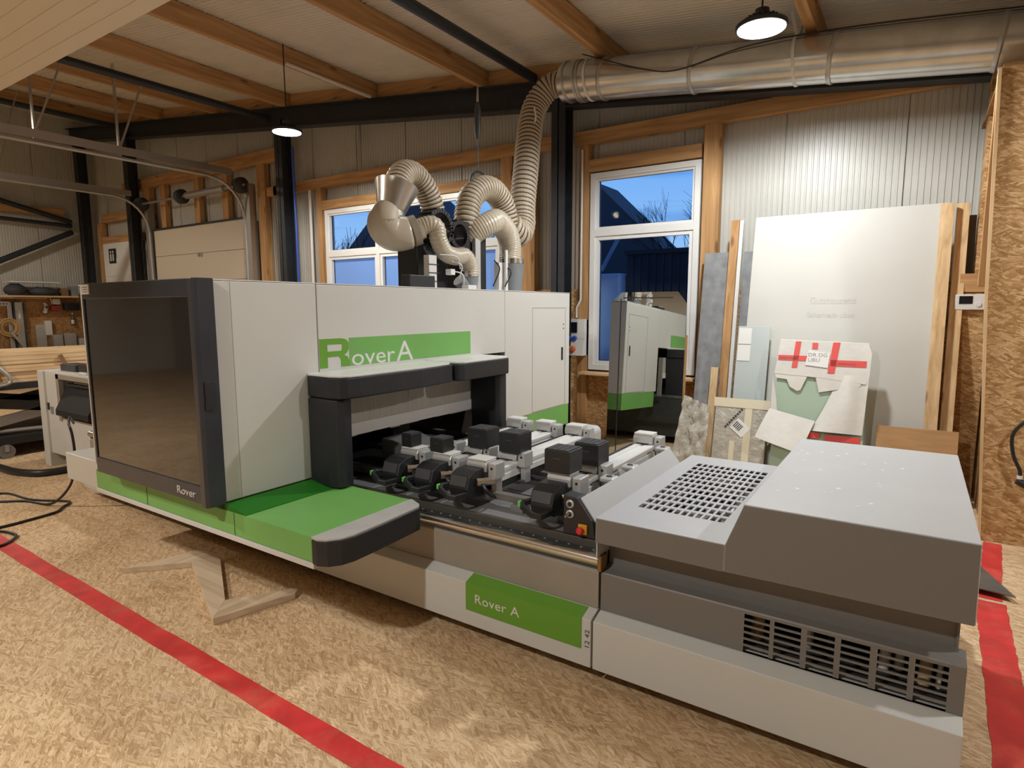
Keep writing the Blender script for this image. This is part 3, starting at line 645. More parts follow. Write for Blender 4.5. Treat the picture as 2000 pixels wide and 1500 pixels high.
# --- moving gantry
XP = -3.08
g_ = MB()
g_.box(-3.105, XP, 1.80, 2.47, .745, 1.945); g_.box(-4.62, -4.60, 1.80, 2.47, .745, 1.945); g_.box(-4.60, -3.105, 1.80, 2.47, 1.925, 1.945); g_.box(-4.60, -3.105, 1.80, 2.47, .745, .76); g_.box(-4.60, -3.105, 2.45, 2.47, .76, 1.925)
g_.build('gantry_housing', M_WHITE, mc, .006)
B(-4.62, XP, 2.473, 4.528, 1.40, 1.943).build('gantry_bridge', M_WHITE, mc, .003)
B(-4.62, XP, 4.531, 5.755, .765, 1.943).build('electrical_cabinet', M_WHITE, mc, .006)
B(-4.62, XP+.001, 1.795, 5.757, 1.946, 1.952).build('gantry_top', M_PLASTW, mc)
for y in (1.905,): B(XP, XP+.0006, y, y+.003, .75, 1.94).build('seam', M_BEIGE, mc)
# opening return walls, dark interior
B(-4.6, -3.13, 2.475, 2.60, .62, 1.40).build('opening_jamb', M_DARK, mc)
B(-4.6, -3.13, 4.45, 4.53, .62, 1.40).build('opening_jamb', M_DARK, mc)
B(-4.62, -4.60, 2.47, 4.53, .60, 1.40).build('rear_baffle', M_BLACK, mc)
B(XP-.03, XP+.03, 4.37, 4.40, .70, 1.26).build('door_post', M_BEIGE, mc)
MB().prism([(4.10, .62), (4.20, .90), (4.40, 1.0), (4.40, .62)], 'X', -3.3, -3.28).build('side_baffle', M_BLACK, mc)
B(-4.3, -3.4, 2.8, 4.3, 1.15, 1.38).build('work_unit', M_BLACK, mc, .01)
B(-3.75, -3.55, 3.55, 3.85, .86, .95).build('tool_changer', M_TRAY, mc, .006); B(-3.72, -3.58, 3.60, 3.80, .62, .86).build('tool_changer_post', M_DARK, mc)
# curtain: hanging strips, with a paler hem along the bottom
b = MB(); y = 2.62
while y < 4.36:
    w = random.choice((.10, .14, .18)); zt_, zb_ = 1.26, .955+random.uniform(-.012, .01); d = random.uniform(-.004, .004)
    b.add([(XP-.012+d, y, zt_), (XP-.012+d, min(y+w, 4.36), zt_), (XP-.004-d, min(y+w, 4.36), zb_), (XP-.004-d, y, zb_)], [(0, 1, 2, 3)]); y += w-.001
    b.build('curtain_strip', M_CURT, mc, recalc=False); b = MB()
y = 2.62
B(XP-.002, XP+.001, 2.62, 4.33, .955, 1.035).build('curtain_hem', M_PLASTW, mc, .002)
# access door on the cabinet
def rectline(y0, y1, z0, z1, t=.003):
    b = MB(); X0, X1 = XP, XP+.0012
    b.box(X0, X1, y0, y1, z1-t, z1); b.box(X0, X1, y0, y1, z0, z0+t); b.box(X0, X1, y0, y0+t, z0, z1); b.box(X0, X1, y1-t, y1, z0, z1); return b
rectline(5.0, 5.66, .775, 1.795).build('access_door_gap', M_DARK, mc)
B(XP, XP+.004, 5.575, 5.61, 1.252, 1.386).build('door_latch', M_BLACK, mc, .001)
for z in (1.62, 1.575): B(XP, XP+.002, 5.61, 5.63, z, z+.012).build('lock_mark', M_DARK, mc)
B(XP, XP+.001, 2.469, 2.4735, .76, 1.943).build('seam', M_BEIGE, mc)
B(-4.62, XP-.004, 4.60, 5.75, .55, .765).build('green_base', M_GREEN, mc)
# logo on the bridge
B(XP, XP+.0016, 2.716, 4.017, 1.422, 1.606).build('logo_bar', M_GREEN, mc)
Mx = lambda y, z: plane_M((XP+.0018, y, z), (0, 1, 0), (0, 0, 1))
text('over', .160, 'logo_letters', M_PLASTW, mc, Mx(2.728, 1.4225), .0006, 1.36, 1.0)
text('A', .205, 'logo_letters', M_PLASTW, mc, Mx(3.15, 1.4225), .0006, 1.25)
# bold green R: stem, bowl, leg
y0, z0 = 2.478, 1.423
def Rp(P, o, m=None):
    q = MB().prism([(y0+u*.226, z0+v*.183) for u, v in P], 'X', XP-.001, XP+.0016+o); return q.build('logo_initial', m or M_LABEL, mc)
Rp([(0, 0), (.27, 0), (.27, 1), (0, 1)], 0)
Rp([(.268, .80), (.73, .80), (.80, .78), (.86, .98), (.72, 1), (.268, 1)], .0002)
Rp([(.80, .781), (.78, .57), (.98, .50), (1.03, .60), (1.03, .84), (.96, .94), (.86, .981)], .0004)
Rp([(.268, .37), (.74, .37), (.86, .40), (.98, .50), (.78, .571), (.72, .56), (.268, .56)], .0006)
Rp([(.74, 0), (1.04, 0), (1.04, .20), (.99, .34), (.86, .401), (.66, .371), (.72, .29), (.74, .2)], .0008)
# padded bumper frame around the opening
pad1 = [(-3.078, 2.372), (-2.99, 2.366), (-2.86, 2.36), (-2.80, 2.375), (-2.765, 2.42), (-2.75, 2.50), (-2.75, 3.05), (-2.765, 3.25), (-2.79, 3.36), (-2.80, 3.44), (-3.078, 3.45)]
MB().prism(pad1, 'Z', 1.262, 1.392).build('top_bumper_pad', M_RUBBER, mc, .012, 3)
MB().prism([(-3.078, 2.38), (-2.87, 2.37), (-2.80, 2.39), (-2.77, 2.44), (-2.76, 2.52), (-2.76, 3.05), (-2.775, 3.25), (-2.80, 3.40), (-2.83, 3.44), (-3.078, 3.44)], 'Z', 1.388, 1.404).build('bumper_top_plate', M_PLASTW, mc, .004)
pad2 = [(-3.078, 3.462), (-2.84, 3.462), (-2.775, 3.475), (-2.755, 3.52), (-2.755, 4.10), (-2.785, 4.15), (-3.078, 4.17)]
pad2 = [(x, 3.462+(y-3.462)*1.0) for x, y in pad2]
MB().prism(pad2, 'Z', 1.262, 1.392).build('top_bumper_pad', M_RUBBER, mc, .012, 3)
MB().prism([(-3.078, 3.47), (-2.80, 3.48), (-2.765, 3.53), (-2.765, 4.09), (-2.79, 4.14), (-3.078, 4.16)], 'Z', 1.388, 1.404).build('bumper_top_plate', M_PLASTW, mc, .004)
MB().prism([(-3.078, 2.37), (-2.90, 2.368), (-2.83, 2.385), (-2.815, 2.43), (-2.83, 2.50), (-3.078, 2.52)], 'Z', .715, 1.258).build('side_bumper_pad', M_RUBBER, mc, .012, 3)
MB().prism([(-3.078, 4.02), (-2.83, 4.02), (-2.80, 4.05), (-2.80, 4.14), (-3.078, 4.16)], 'Z', .68, 1.258).build('side_bumper_pad', M_RUBBER, mc, .012, 3)
# green skirt, platform and low bumper
B(-4.62, -2.353, 1.80, 2.49, .578, .708).build('green_platform', M_GREEN, mc, .005)
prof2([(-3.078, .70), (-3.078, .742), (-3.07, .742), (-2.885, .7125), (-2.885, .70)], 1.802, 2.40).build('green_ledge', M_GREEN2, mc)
B(-3.93+.0, -3.927, 1.798, 1.80, .58, .706).build('seam', M_DARK, mc); B(-2.993, -2.99, 1.798, 1.80, .58, .706).build('seam', M_DARK, mc)
B(-4.62, -2.34, 1.795, 2.45, .548, .577).build('underside_strip', M_PLINTH, mc, .003)
bp_ = [(-2.35, 1.795), (-2.305, 1.79), (-2.255, 1.812), (-2.215, 1.865), (-2.200, 1.93), (-2.203, 2.10), (-2.222, 2.42), (-2.245, 2.45), (-2.335, 2.49), (-2.35, 2.49)]
MB().prism(bp_, 'Z', .572, .700).build('low_bumper_pad', M_RUBBER, mc, .008, 3)
MB().prism([(x+(.004 if x > -2.3 else 0)*-1, y) for x, y in bp_], 'Z', .699, .711).build('bumper_top_plate', mat('scuffed_bumper_plate', (.45, .44, .42), .45, dirt=.5, dcol=(.2, .18, .15)), mc, .003)
# smoked door on the front
dr = root('front_door', (0, 0, 0)); dr.parent = mc; dr.location = (0, 0, 0); dr['org'] = mc['org']
Y0, Y1 = 1.692, 1.785
xa, xb, za, zb = -4.335, -3.06, .757, 1.952
B(xa, xb, Y0+.006, Y1, zb-.095, zb).build('door_frame', M_DOORFR, dr, .004)
B(xa, xb, Y0+.006, Y1, za, za+.10).build('door_frame', M_DOORFR, dr, .004)
B(xa, xa+.02, Y0+.006, Y1, za+.10, zb-.095).build('door_frame', M_DOORFR, dr)
MB().prism([(-3.115, Y0+.002), (-3.062, Y0-.004), (-3.047, Y0+.012), (-3.045, Y1+.012), (-3.115, Y1+.012)], 'Z', za-.01, zb+.002).build('door_edge_profile', M_DOORFR, dr, .004)
B(-3.044, -3.036, Y0+.02, Y0+.06, 1.27, 1.42).build('door_grip', M_BLACK, dr, .002)
B(xa+.02, -3.115, Y0+.012, Y0+.018, za+.10, zb-.095).build('smoked_pane', M_DOORGL, dr)
B(-3.20, -3.116, Y0+.022, Y0+.05, za+.10, zb-.095).build('inner_channel', M_BLACK, dr)
B(-3.165, -3.155, Y0+.0195, Y0+.0215, za+.15, zb-.15).build('channel_seal', M_GALV2, dr)
text('Rover', .060, 'door_lettering', M_ALU, dr, plane_M((-3.36, Y0+.004, .785), (1, 0, 0), (0, 0, 1)), .002, 1.3)
B(-4.325, -4.225, Y0+.0, Y0+.006, 1.885, 1.945).build('sticker', M_PLASTW, dr)
b = MB()
for k in range(3): b.box(-4.31, -4.24, Y0-.001, Y0+.0001, 1.898+.014*k, 1.901+.014*k)
b.build('sticker_print', M_DARK, dr)
# inside of the cabin behind the door
B(-4.50, -3.12, 2.30, 2.32, .745, 1.93).build('cabin_back', mat('cabin_back_grey', (.16, .165, .17), .5), mc)
mc_in = [(-4.0, -3.30, 2.05, 2.25, 1.42, 1.46, M_DARK), (-4.1, -3.85, 2.0, 2.2, 1.0, 1.35, M_DARK), (-3.75, -3.45, 2.0, 2.2, 1.18, 1.40, M_ALU), (-3.7, -3.62, 2.0, 2.05, .95, 1.18, M_PLASTW), (-4.4, -3.2, 1.95, 2.28, .75, .80, M_DARK)]
for (a, c, d, e_, f_, g2, m) in mc_in: B(a, c, d, e_, f_, g2).build('cabin_fitting', m, mc, .004)
# left lower box and console body of the gantry
B(-5.15, -4.63, 1.82, 2.45, .555, .75).build('left_base_cover', M_PLINTH, mc, .005)
B(-5.45, -4.63, 2.46, 4.0, .56, .98).build('left_body', M_BEIGE, mc, .004)
B(-5.45, -4.63, 2.44, 2.60, .985, 1.02).build('left_rail', M_CHROME, mc)
B(-4.9, -4.64, 2.3, 2.6, 1.02, 1.40).build('left_box', M_DARK, mc, .005)

# --- suction cups standing on the beams
def cup(name, w, d, h, ribs_, lab):
    r = root('suction_cup', (0, 0, 0), lab, 'suction cup', 'black suction cups on the beams')
    B(-w/2, w/2, -d/2, d/2, 0, h).build('cup_body', M_BLACK, r, .004)
    b = MB(); n = ribs_
    for i in range(n): b.box(-w/2+.006+i*(w-.012)/n, -w/2+.002+(i+1)*(w-.012)/n, -d/2+.006, d/2-.006, h, h+.004)
    b.build('cup_pads', mat('cup_pad_rubber', (.045, .046, .05), .6), r)
    B(-w*.15, w*.15, -d/2-.002, -d/2, h*.62, h*.66).build('cup_mark', mat('cup_pad_rubber2', (.07, .07, .075), .5), r)
    return r
for (x, y, z, w, d, h, lab) in ((-2.675, 2.855, .913, .085, .10, .085, 'small black suction cup on the leftmost beam near its console'),
                               (-2.42, 2.855, .913, .105, .11, .085, 'small black suction cup on the second beam from the left, near its console'),
                               (-2.335, 3.18, .890, (.155), .15, .125, 'black suction cup on the middle of the second beam from the left'),
                               (-2.085, 3.18, .890, (.155), .15, .125, 'black suction cup on the third beam, right of its neighbour'),
                               (-1.56, 2.86, .913, (.155), .15, .125, 'large black suction cup over the console nearest the control post'),
                               (-1.545, 3.18, .890, (.155), .15, .125, 'large black suction cup farther back on the rightmost beam')):
    c = cup('suction_cup', w, d, h, 4 if w > .12 else 2, lab); c.location = (x, y, z)

# sawdust heaps on the sill
b = MB()
for k in range(260):
    x = random.choice((random.gauss(-1.62, .05), random.gauss(-1.40, .07))); y = 2.715+random.gauss(0, .014); a = random.uniform(0, PI); l = random.uniform(.006, .022)
    z = .6465+random.uniform(0, .012); b.add([(x, y, z), (x+math.cos(a)*l, y+math.sin(a)*l*.6, z+.003), (x+math.cos(a)*l, y+math.sin(a)*l*.6+.003, z)], [(0, 1, 2)])
o = b.build('wood_shavings', mat('wood_shavings_tan', (.62, .50, .34), .7), None, recalc=False); o['kind'] = 'stuff'; tag(o, 'pale wood shavings on the machine tray near the control post', 'shavings')
# ================================================================ LAMPS
def highbay(i, lab, cord=True):
    (x, y, z), w, c = LAMPS[i]
    r = root('highbay_lamp', (x, y, z), lab, 'lamp', None)
    MB().lathe((x, y, z), [(.195, .012), (.20, .02), (.20, .045), (.14, .06)], 'Z', 32).build('lamp_housing', M_STEEL, r)
    MB().lathe((x, y, z), [(.0, .008), (.185, .008), (.185, .013), (0, .013)], 'Z', 32).build('lamp_lens', M_LENS, r)
    b = MB()
    for k in range(20):
        g = 2*PI*k/20; b.beam((x+.05*math.cos(g), y+.05*math.sin(g), z+.09), (x+.13*math.cos(g), y+.13*math.sin(g), z+.07), .006, .05)
    b.build('cooling_fins', M_STEEL, r)
    MB().lathe((x, y, z), [(.055, .05), (.055, .16), (.03, .17)], 'Z', 20).build('driver_box', M_STEEL, r)
    MB().tube([(x, y, z+.17), (x, y, roofz(x)-.02)], .008 if cord else .02, 6).build('hanging_cable', M_GALV2 if not cord else M_CABLE, r)
    add_lamp_light((x, y, z-.03), w, c)
highbay(0, 'lit round high-bay lamp in front of the duct at the upper right')
highbay(1, 'lit round high-bay lamp hanging before the rafter, left of the window')
highbay(2, 'round high-bay lamp above and behind the viewer')
highbay(3, 'round high-bay lamp behind the viewer at the left')
highbay(4, 'round high-bay lamp over the lumber cart side of the hall')
highbay(5, 'round high-bay lamp at the right, out of the picture')
tag(MB().beam((-7.34, 5.55, rafz(-7.4)-.01), (-7.36, 7.1, rafz(-7.4)-.01), .03, .03).build('cable_conduit', M_PLASTW), 'white conduit strip under the purlin beside the left lamp', 'conduit')

# ================================================================ EXTRACTION DUCT
du = root('extraction_duct', (-1.2, 6.6, 4.0), 'big round galvanised extraction duct hanging under the ceiling at the right', 'duct')
YD = 6.6; RD = .215
dz = lambda x: 3.99-.1165*(x+.0)
JX = [-3.62, -3.0, -2.08, -1.05, -.78, .40, 1.6]
JX = [-3.62, -3.10, -2.08, -.80, .42, 1.75]
for a, c in zip(JX[:-1], JX[1:]):
    MB().tube([(a+.003, YD, dz(a)), (c-.003, YD, dz(c))], RD, 36).build('duct_section', M_GALV, du)
for a in JX[1:-1]: MB().tube([(a-.02, YD, dz(a-.02)), (a-.006, YD, dz(a)), (a+.006, YD, dz(a)), (a+.02, YD, dz(a+.02))], RD+.006, 36, rf=lambda i: RD+(.004, .012, .012, .004)[i]).build('clamp_ring', M_GALV2, du)
for a in (-3.56, -3.42, -3.38): MB().tube([(a-.015, YD, dz(a)), (a+.015, YD, dz(a))], RD+.012, 36).build('hose_clamp', M_GALV2, du)
for a in (-3.28, -1.12):
    b = MB()
    for k in range(24):
        g0, g1 = 2*PI*k/24, 2*PI*(k+1)/24; r = RD+.006
        b.beam((a, YD+r*math.cos(g0), dz(a)+r*math.sin(g0)), (a, YD+r*math.cos(g1), dz(a)+r*math.sin(g1)), .028, .004)
    b.beam((a, YD-.05, dz(a)+RD), (a-.06, YD-.02, roofz(a)-.04), .028, .004); b.beam((a, YD+.05, dz(a)+RD), (a+.08, YD+.02, roofz(a)-.04), .028, .004)
    b.build('hanger_strap', M_PLASTW, du)
tag(MB().tube(smooth_path([(-3.3, YD-.2, dz(-3.3)+.22), (-2.6, YD-.23, dz(-2.6)), (-2.2, YD-.23, dz(-2.2)-.05), (-1.5, YD-.2, dz(-1.5)+.12), (-.6, YD-.1, dz(-.6)+.22), (.8, YD-.1, dz(.8)+.22)], 8), .006, 6).build('sagging_wire', M_CABLE), 'thin dark wire draped along the galvanised duct', 'wire')

# ================================================================ HOSES ON THE MACHINE
def hose(name, pts, r, m, lab, pitch=.030, depth=.012, n=20, group=None, caps=True, wire=True, rfun=None):
    P = smooth_path(pts, 14); Ls = [0]
    for a, c in zip(P, P[1:]): Ls.append(Ls[-1]+(c-a).length)
    T = Ls[-1]; N = int(T/(pitch/4)); Q = []; j = 0
    for k in range(N+1):
        s = T*k/N
        while j < len(Ls)-2 and Ls[j+1] < s: j += 1
        t = (s-Ls[j])/max(1e-9, Ls[j+1]-Ls[j]); Q.append(P[j].lerp(P[j+1], min(1, t)))
    rt = root(name, tuple(Q[0]), lab, 'hose', group)
    rr = lambda i: (rfun(i/N) if rfun else r)
    MB().tube(Q, r, n, rf=lambda i: rr(i)-depth*(0, .5, 1, .5)[i % 4]).build('hose_wall', m, rt)
    if wire:
        MB_ = MB()
        for i in range(2, N-2, 4):
            MB_.tube([Q[i]+(Q[i-1]-Q[i])*.75, Q[i]+(Q[i+1]-Q[i])*.75], r, n, caps=False, rf=lambda q, i=i: rr(i)-depth*.70)
        MB_.build('hose_wire', M_HOSEW, rt)['kind'] = 'stuff'
    return rt
HX = -3.7
hose('extraction_hose', [(-3.55, 6.6, 4.40), (-3.80, 6.58, 4.40), (-3.96, 6.50, 4.20), (-3.95, 6.35, 3.90), (-3.86, 6.12, 3.4), (-3.80, 5.95, 2.95), (-3.74, 5.85, 2.72), (HX, 5.70, 2.60), (HX, 5.50, 2.68)], .15, M_HOSE, 'long ribbed beige hose hanging from the duct down behind the machine', .056, .020, 24)
hose('extraction_hose', [(HX, 5.50, 2.68), (HX, 5.42, 2.86), (HX, 5.25, 2.98), (HX, 5.05, 2.98), (HX, 4.86, 2.86), (HX+.02, 4.76, 2.66), (HX+.03, 4.74, 2.52)], .125, M_HOSE, 'darker ribbed hose arching from the long hose into the spindle unit', .042, .017, 24)
def splain(name, pts, r, lab, pitch): return hose(name, pts, r, M_HOSE2, lab, pitch, .006, 24, wire=False)
splain('extraction_hose', [(-3.70, 4.74, 2.44), (-3.58, 4.80, 2.54), (-3.5, 4.90, 2.61), (-3.5, 5.02, 2.64), (-3.5, 5.18, 2.55), (-3.5, 5.25, 2.40), (-3.5, 5.24, 2.25)], .115, 'smooth pale hose bending over into the right grey cone', .022)
hose('extraction_hose', [(-3.76, 3.90, 2.74), (-3.80, 3.96, 2.87), (-3.84, 4.08, 2.97), (-3.86, 4.24, 2.98), (-3.86, 4.40, 2.86), (-3.86, 4.49, 2.68), (-3.86, 4.52, 2.50)], .115, M_HOSE, 'ribbed hose arching out of the metal funnel', .040, .016, 22)
splain('extraction_hose', [(-3.58, 3.93, 2.46), (-3.50, 4.02, 2.50), (-3.47, 4.07, 2.47), (-3.46, 4.08, 2.38), (-3.46, 4.16, 2.28), (-3.46, 4.30, 2.25), (-3.46, 4.44, 2.26), (-3.46, 4.52, 2.18), (-3.46, 4.53, 2.09)], .078, 'thin pale S-shaped hose in front of the spindle unit', .024)
# funnel and elbow
fu = root('suction_funnel', (-3.7, 3.75, 2.4), 'metal funnel and rounded elbow left of the spindle unit', 'funnel')
A = Vector((-3.75, 3.89, 2.82)); Bq = Vector((-3.75, 3.81, 2.60))
MB().tube([A, A.lerp(Bq, .10), A.lerp(Bq, .5), Bq], .1, 28, rf=lambda i: (.188, .180, .150, .118)[i]).build('funnel_cone', mat('brushed_sheet_metal', (.55, .52, .47), .32, .85), fu)
MB().tube([Bq+Vector((0, 0, .01)), Bq-Vector((0, .0, .04))], .118, 28).build('funnel_ring', M_GALV2, fu)
MB().tube(smooth_path([(-3.75, 3.79, 2.62), (-3.75, 3.74, 2.54), (-3.74, 3.74, 2.47), (-3.70, 3.80, 2.42), (-3.62, 3.90, 2.43), (-3.55, 3.98, 2.47)], 6), .12, 26, rf=lambda i: (.110+.042*math.sin(PI*min(i, 24)/24*.8)) if i < 25 else .09).build('funnel_elbow', M_HOSE2, fu)
MB().tube([(-3.61, 3.90, 2.435), (-3.575, 3.945, 2.455)], .128, 26).build('elbow_ring', mat('hose_cuff', (.36, .31, .24), .4), fu)
MB().tube([(-3.745, 3.742, 2.50), (-3.742, 3.742, 2.475)], .150, 26).build('elbow_ring', MATS['hose_cuff'], fu)
# suction head: cones, black rings, frame, cable channels
hd = root('spindle_unit', (-3.6, 4.6, 1.95), 'black machine head with grey cones rising above the gantry', 'spindle unit')
for (y, zt_, r0, r1) in ((4.53, 2.10, .082, .115), (5.24, 2.26, .118, .145)):
    MB().tube([(-3.48, y, 1.95), (-3.48, y, zt_-.05), (-3.48, y, zt_)], .1, 26, rf=lambda i, r0=r0, r1=r1: (r0*.85, r0*1.05, r0)[i]).build('suction_cone', M_CONE, hd)
    MB().tube([(-3.48, y, zt_-.02), (-3.48, y, zt_+.03)], r0+.006, 26).build('cone_clamp', M_CHROME, hd)
MB().tube([(-3.5, 4.40, 2.05), (-3.48, 4.50, 1.97)], .06, 14).build('cone_branch', M_CONE, hd)
for (y, z, r, x1_) in ((4.23, 2.50, .165, -3.55), (4.50, 2.46, .135, -3.55)):
    b = MB(); n = 26
    for k in range(n):
        g0, g1 = 2*PI*k/n+.02, 2*PI*(k+1)/n-.02; r0, r1 = r-.035, r+(.008 if k % 2 else 0)
        b.prism([(y+r0*math.cos(g0), z+r0*math.sin(g0)), (y+r1*math.cos(g0), z+r1*math.sin(g0)), (y+r1*math.cos(g1), z+r1*math.sin(g1)), (y+r0*math.cos(g1), z+r0*math.sin(g1))], 'X', x1_-.16, x1_)
    b.build('cable_carrier_ring', M_BLACK, hd)
B(-3.95, -3.58, 4.62, 4.94, 1.95, 2.60).build('head_column', M_BLACK, hd, .006)
B(-3.85, -3.62, 3.98, 4.40, 1.95, 2.36).build('head_body', M_BLACK, hd, .01)
B(-3.57, -3.53, 4.70, 4.78, 1.95, 2.45).build('head_rail', M_ALU, hd)
for y0_ in (3.93, 4.96): B(-3.50, -3.44, y0_, y0_+.10, 1.95, 2.24).build('cable_channel', M_PLASTW, hd, .004)
B(-3.42, -3.40, 5.02, 5.06, 1.95, 2.36).build('cable_channel', M_PLASTW, hd, .004)
for k in range(3): B(-3.437, -3.433, 3.92, 4.05, 2.02+.07*k, 2.026+.07*k).build('cable_tie', M_BLACK, hd)
B(-3.45, -3.35, 3.60, 3.90, 1.95, 2.06).build('control_box', M_BLACK, hd, .006)
B(-3.42, -3.34, 4.34, 4.46, 1.95, 2.00).build('white_connector', M_PLASTW, hd, .004)
B(-3.42, -3.36, 4.12, 4.18, 2.08, 2.13).build('white_connector', M_PLASTW, hd, .004)
for k, (a, c) in enumerate((((4.15, 2.12), (4.35, 1.98)), ((4.2, 2.20), (4.28, 2.05)), ((4.05, 2.25), (4.30, 2.14)), ((4.85, 2.25), (4.8, 2.0)), ((5.05, 2.2), (5.0, 2.0)))):
    MB().tube(smooth_path([(-3.42, a[0], a[1]), (-3.36, (a[0]+c[0])/2+.03, (a[1]+c[1])/2+.04), (-3.40, c[0], c[1])], 6), .006, 6).build('loose_wire', M_PLASTW if k < 3 else M_CABLE, hd)
MB().lathe((-3.7, 4.05, 1.95), [(.07, 0), (.075, .10), (.06, .22), (.04, .25)], 'Z', 20).build('motor', mat('brown_motor', (.13, .09, .06), .5), hd)
# balancer hanging from the purlin
tb = root('tool_balancer', (-3.7, 4.95, 3.3), 'white strap and spring balancer holding the hose arch', 'balancer')
bx = -5.2
MB().beam((-5.27, 7.10, 4.83), (-3.70, 4.98, 3.78), .025, .006).build('strap', M_PLASTW, tb)
MB().tube([(-3.70, 4.98, 3.78), (-3.70, 4.98, 3.72), (-3.70, 4.98, 3.50), (-3.70, 4.98, 3.44)], .03, 12, rf=lambda i: (.015, .032, .032, .015)[i]).build('balancer_body', M_DARK, tb)
MB().tube([(-3.70, 4.98, 3.44), (-3.70, 5.0, 3.16)], .006, 6).build('hook_cable', M_CABLE, tb)
MB().tube([(-3.70+.0, 5.0+.145*math.cos(g), 2.985+.145*math.sin(g)) for g in [PI*.05+PI*.9*k/12 for k in range(13)]], .012, 6).build('sling', M_BLACK, tb)
# white zip tie and blue air line
tag(MB().tube(smooth_path([(-3.86, 6.3, 4.10), (-3.83, 6.28, 3.98), (-3.86, 6.27, 3.86), (-3.84, 6.28, 3.78)], 5), .012, 6).build('strap_end', M_PLASTW), 'white strap end dangling from the long hose near the steel column', 'strap')
tag(MB().tube([(-9.35, 7.12, 4.6), (-9.33, 7.12, 2.6), (-9.30, 7.12, 0)], .022, 8).build('air_pipe', M_BLUE), 'blue compressed-air pipe beside the left steel column', 'pipe')
tag(MB().tube([(-9.28, 7.40, 3.9), (-9.28, 7.40, 0)], .028, 8).build('conduit_pipe', M_PLASTW), 'white conduit pipe left of the wide window', 'conduit')
tag(MB().tube([(-3.80, 7.41, 3.85), (-3.80, 7.41, 1.9), (-3.86, 7.41, 1.80), (-3.86, 7.41, 1.66)], .016, 8).build('conduit_pipe', M_PLASTW), 'white conduit pipe running down to the socket box', 'conduit')
tag(MB().tube([(-7.96, 7.42, 4.98), (-7.96, 7.42, 4.12)], .02, 8).build('conduit_pipe', M_GALV2), 'short grey conduit on the wall above the wide window', 'conduit')
sb = root('socket_box', (-3.84, 7.40, 1.15), 'white wall box with dark cover, blue sockets and an orange plug beside the tall window', 'socket box')
MB().prism([(7.50, 1.15), (7.32, 1.15), (7.38, 1.36), (7.38, 1.64), (7.50, 1.64)], 'X', -3.97, -3.72).build('box_body', M_PLASTW, sb, .005)
B(-3.955, -3.83, 7.368, 7.38, 1.46, 1.60).build('breaker_cover', M_SCREEN, sb, .003)
for x in (-3.93, -3.86): MB().lathe((x, 7.379, 1.385), [(.030, 0), (.030, -.03), (.024, -.034)], 'Y', 16).build('blue_socket', M_BLUE, sb)
MB().lathe((-3.87, 7.345, 1.24), [(.040, 0), (.040, -.05), (.028, -.055)], 'Y', 16).build('orange_plug', mat('orange_plug', (.62, .14, .05), .4), sb)

# ================================================================ BOARDS LEANING AT THE RIGHT
def lean(b, yb, yt, h):
    # shear-free lean: rotate about the bottom edge
    a = math.atan2(yt-yb, h); return b.xf(Matrix.Translation((0, yb, 0)) @ Matrix.Rotation(-a, 4, 'X'))
def board(name, x0, x1, z0, z1, yb, yt, th, m, lab, cat='board', sk=0., parent=None, bev=.002):
    h = z1; b = MB().prism([(x0, z0), (x1, z0), (x1+sk, z1), (x0+sk, z1)], 'Y', 0, th); lean(b, yb, yt, h)
    o = b.build(name, m, parent, bev)
    if lab: tag(o, lab, cat)
    return o
wbd = board('white_board', -1.53, .19, 0, 2.81, 6.62, 7.13, .019, M_BOARDW, 'large white coated board leaning against the back wall, with faint pencil writing')
text('Gutshausend', .10, 'pencil_writing', mat('pencil_grey', (.50, .49, .44), .6), wbd, Matrix.Translation((0, 6.62, 0)) @ Matrix.Rotation(-math.atan2(.51, 2.81), 4, 'X') @ plane_M((-.93, -.0015, 1.86), (1, 0, 0), (0, 0, 1)), .0004, .8)
text('Seitenteile oben', .075, 'pencil_writing', MATS['pencil_grey'], wbd, Matrix.Translation((0, 6.62, 0)) @ Matrix.Rotation(-math.atan2(.51, 2.81), 4, 'X') @ plane_M((-.95, -.0015, 1.72), (1, 0, 0), (0, 0, 1)), .0004, .9)
board('timber_beam', .12, .225, 0, 2.80, 6.56, 7.07, .05, TP('Z'), 'tall pale timber beam standing against the right edge of the white board', 'timber', bev=.003)
board('timber_beam', .245, .345, 0, 2.80, 6.66, 7.16, .05, TP('Z'), 'outer tall timber beam, right of its twin at the white board', 'timber', bev=.003)
board('brown_board', .350, .410, 0, 2.68, 6.95, 7.3, .02, mat('dark_brown_panel', (.10, .075, .05), .5), 'dark panel edge standing between the timber beams and the cabin', 'board')
board('concrete_board', -2.12, -1.83, 0, 2.45, 6.95, 7.30, .02, M_MDFG, 'tall grey concrete-look board left of the pale post')
board('timber_beam', -1.825, -1.735, 0, 2.80, 6.88, 7.26, .06, TB('Z'), 'tall timber post standing right of the grey board', 'timber', bev=.003)
board('white_strip', -1.73, -1.69, 0, 2.79, 6.90, 7.27, .05, M_PLASTW, 'narrow white strip standing beside the tall timber post', 'strip')
board('concrete_board', -1.69, -1.50, 0, 2.45, 7.02, 7.36, .02, M_MDFG, 'grey board half hidden behind the large white board')
board('timber_batten', -1.92, -1.84, 0, 1.14, 6.80, 7.02, .04, TP('Z'), 'short timber batten in front of the grey board', 'timber', bev=.003)
gs = board('glass_sheet', -1.585, -1.265, 0, 1.62, 6.52, 6.80, .008, M_GLASSGREY, 'frosted glass sheet with two paper labels stuck on its left edge', 'glass sheet')
def onlean(x, z, yb, yt, h, off): return Matrix.Translation((0, yb, 0)) @ Matrix.Rotation(-math.atan2(yt-yb, h), 4, 'X') @ plane_M((x, off, z), (1, 0, 0), (0, 0, 1))
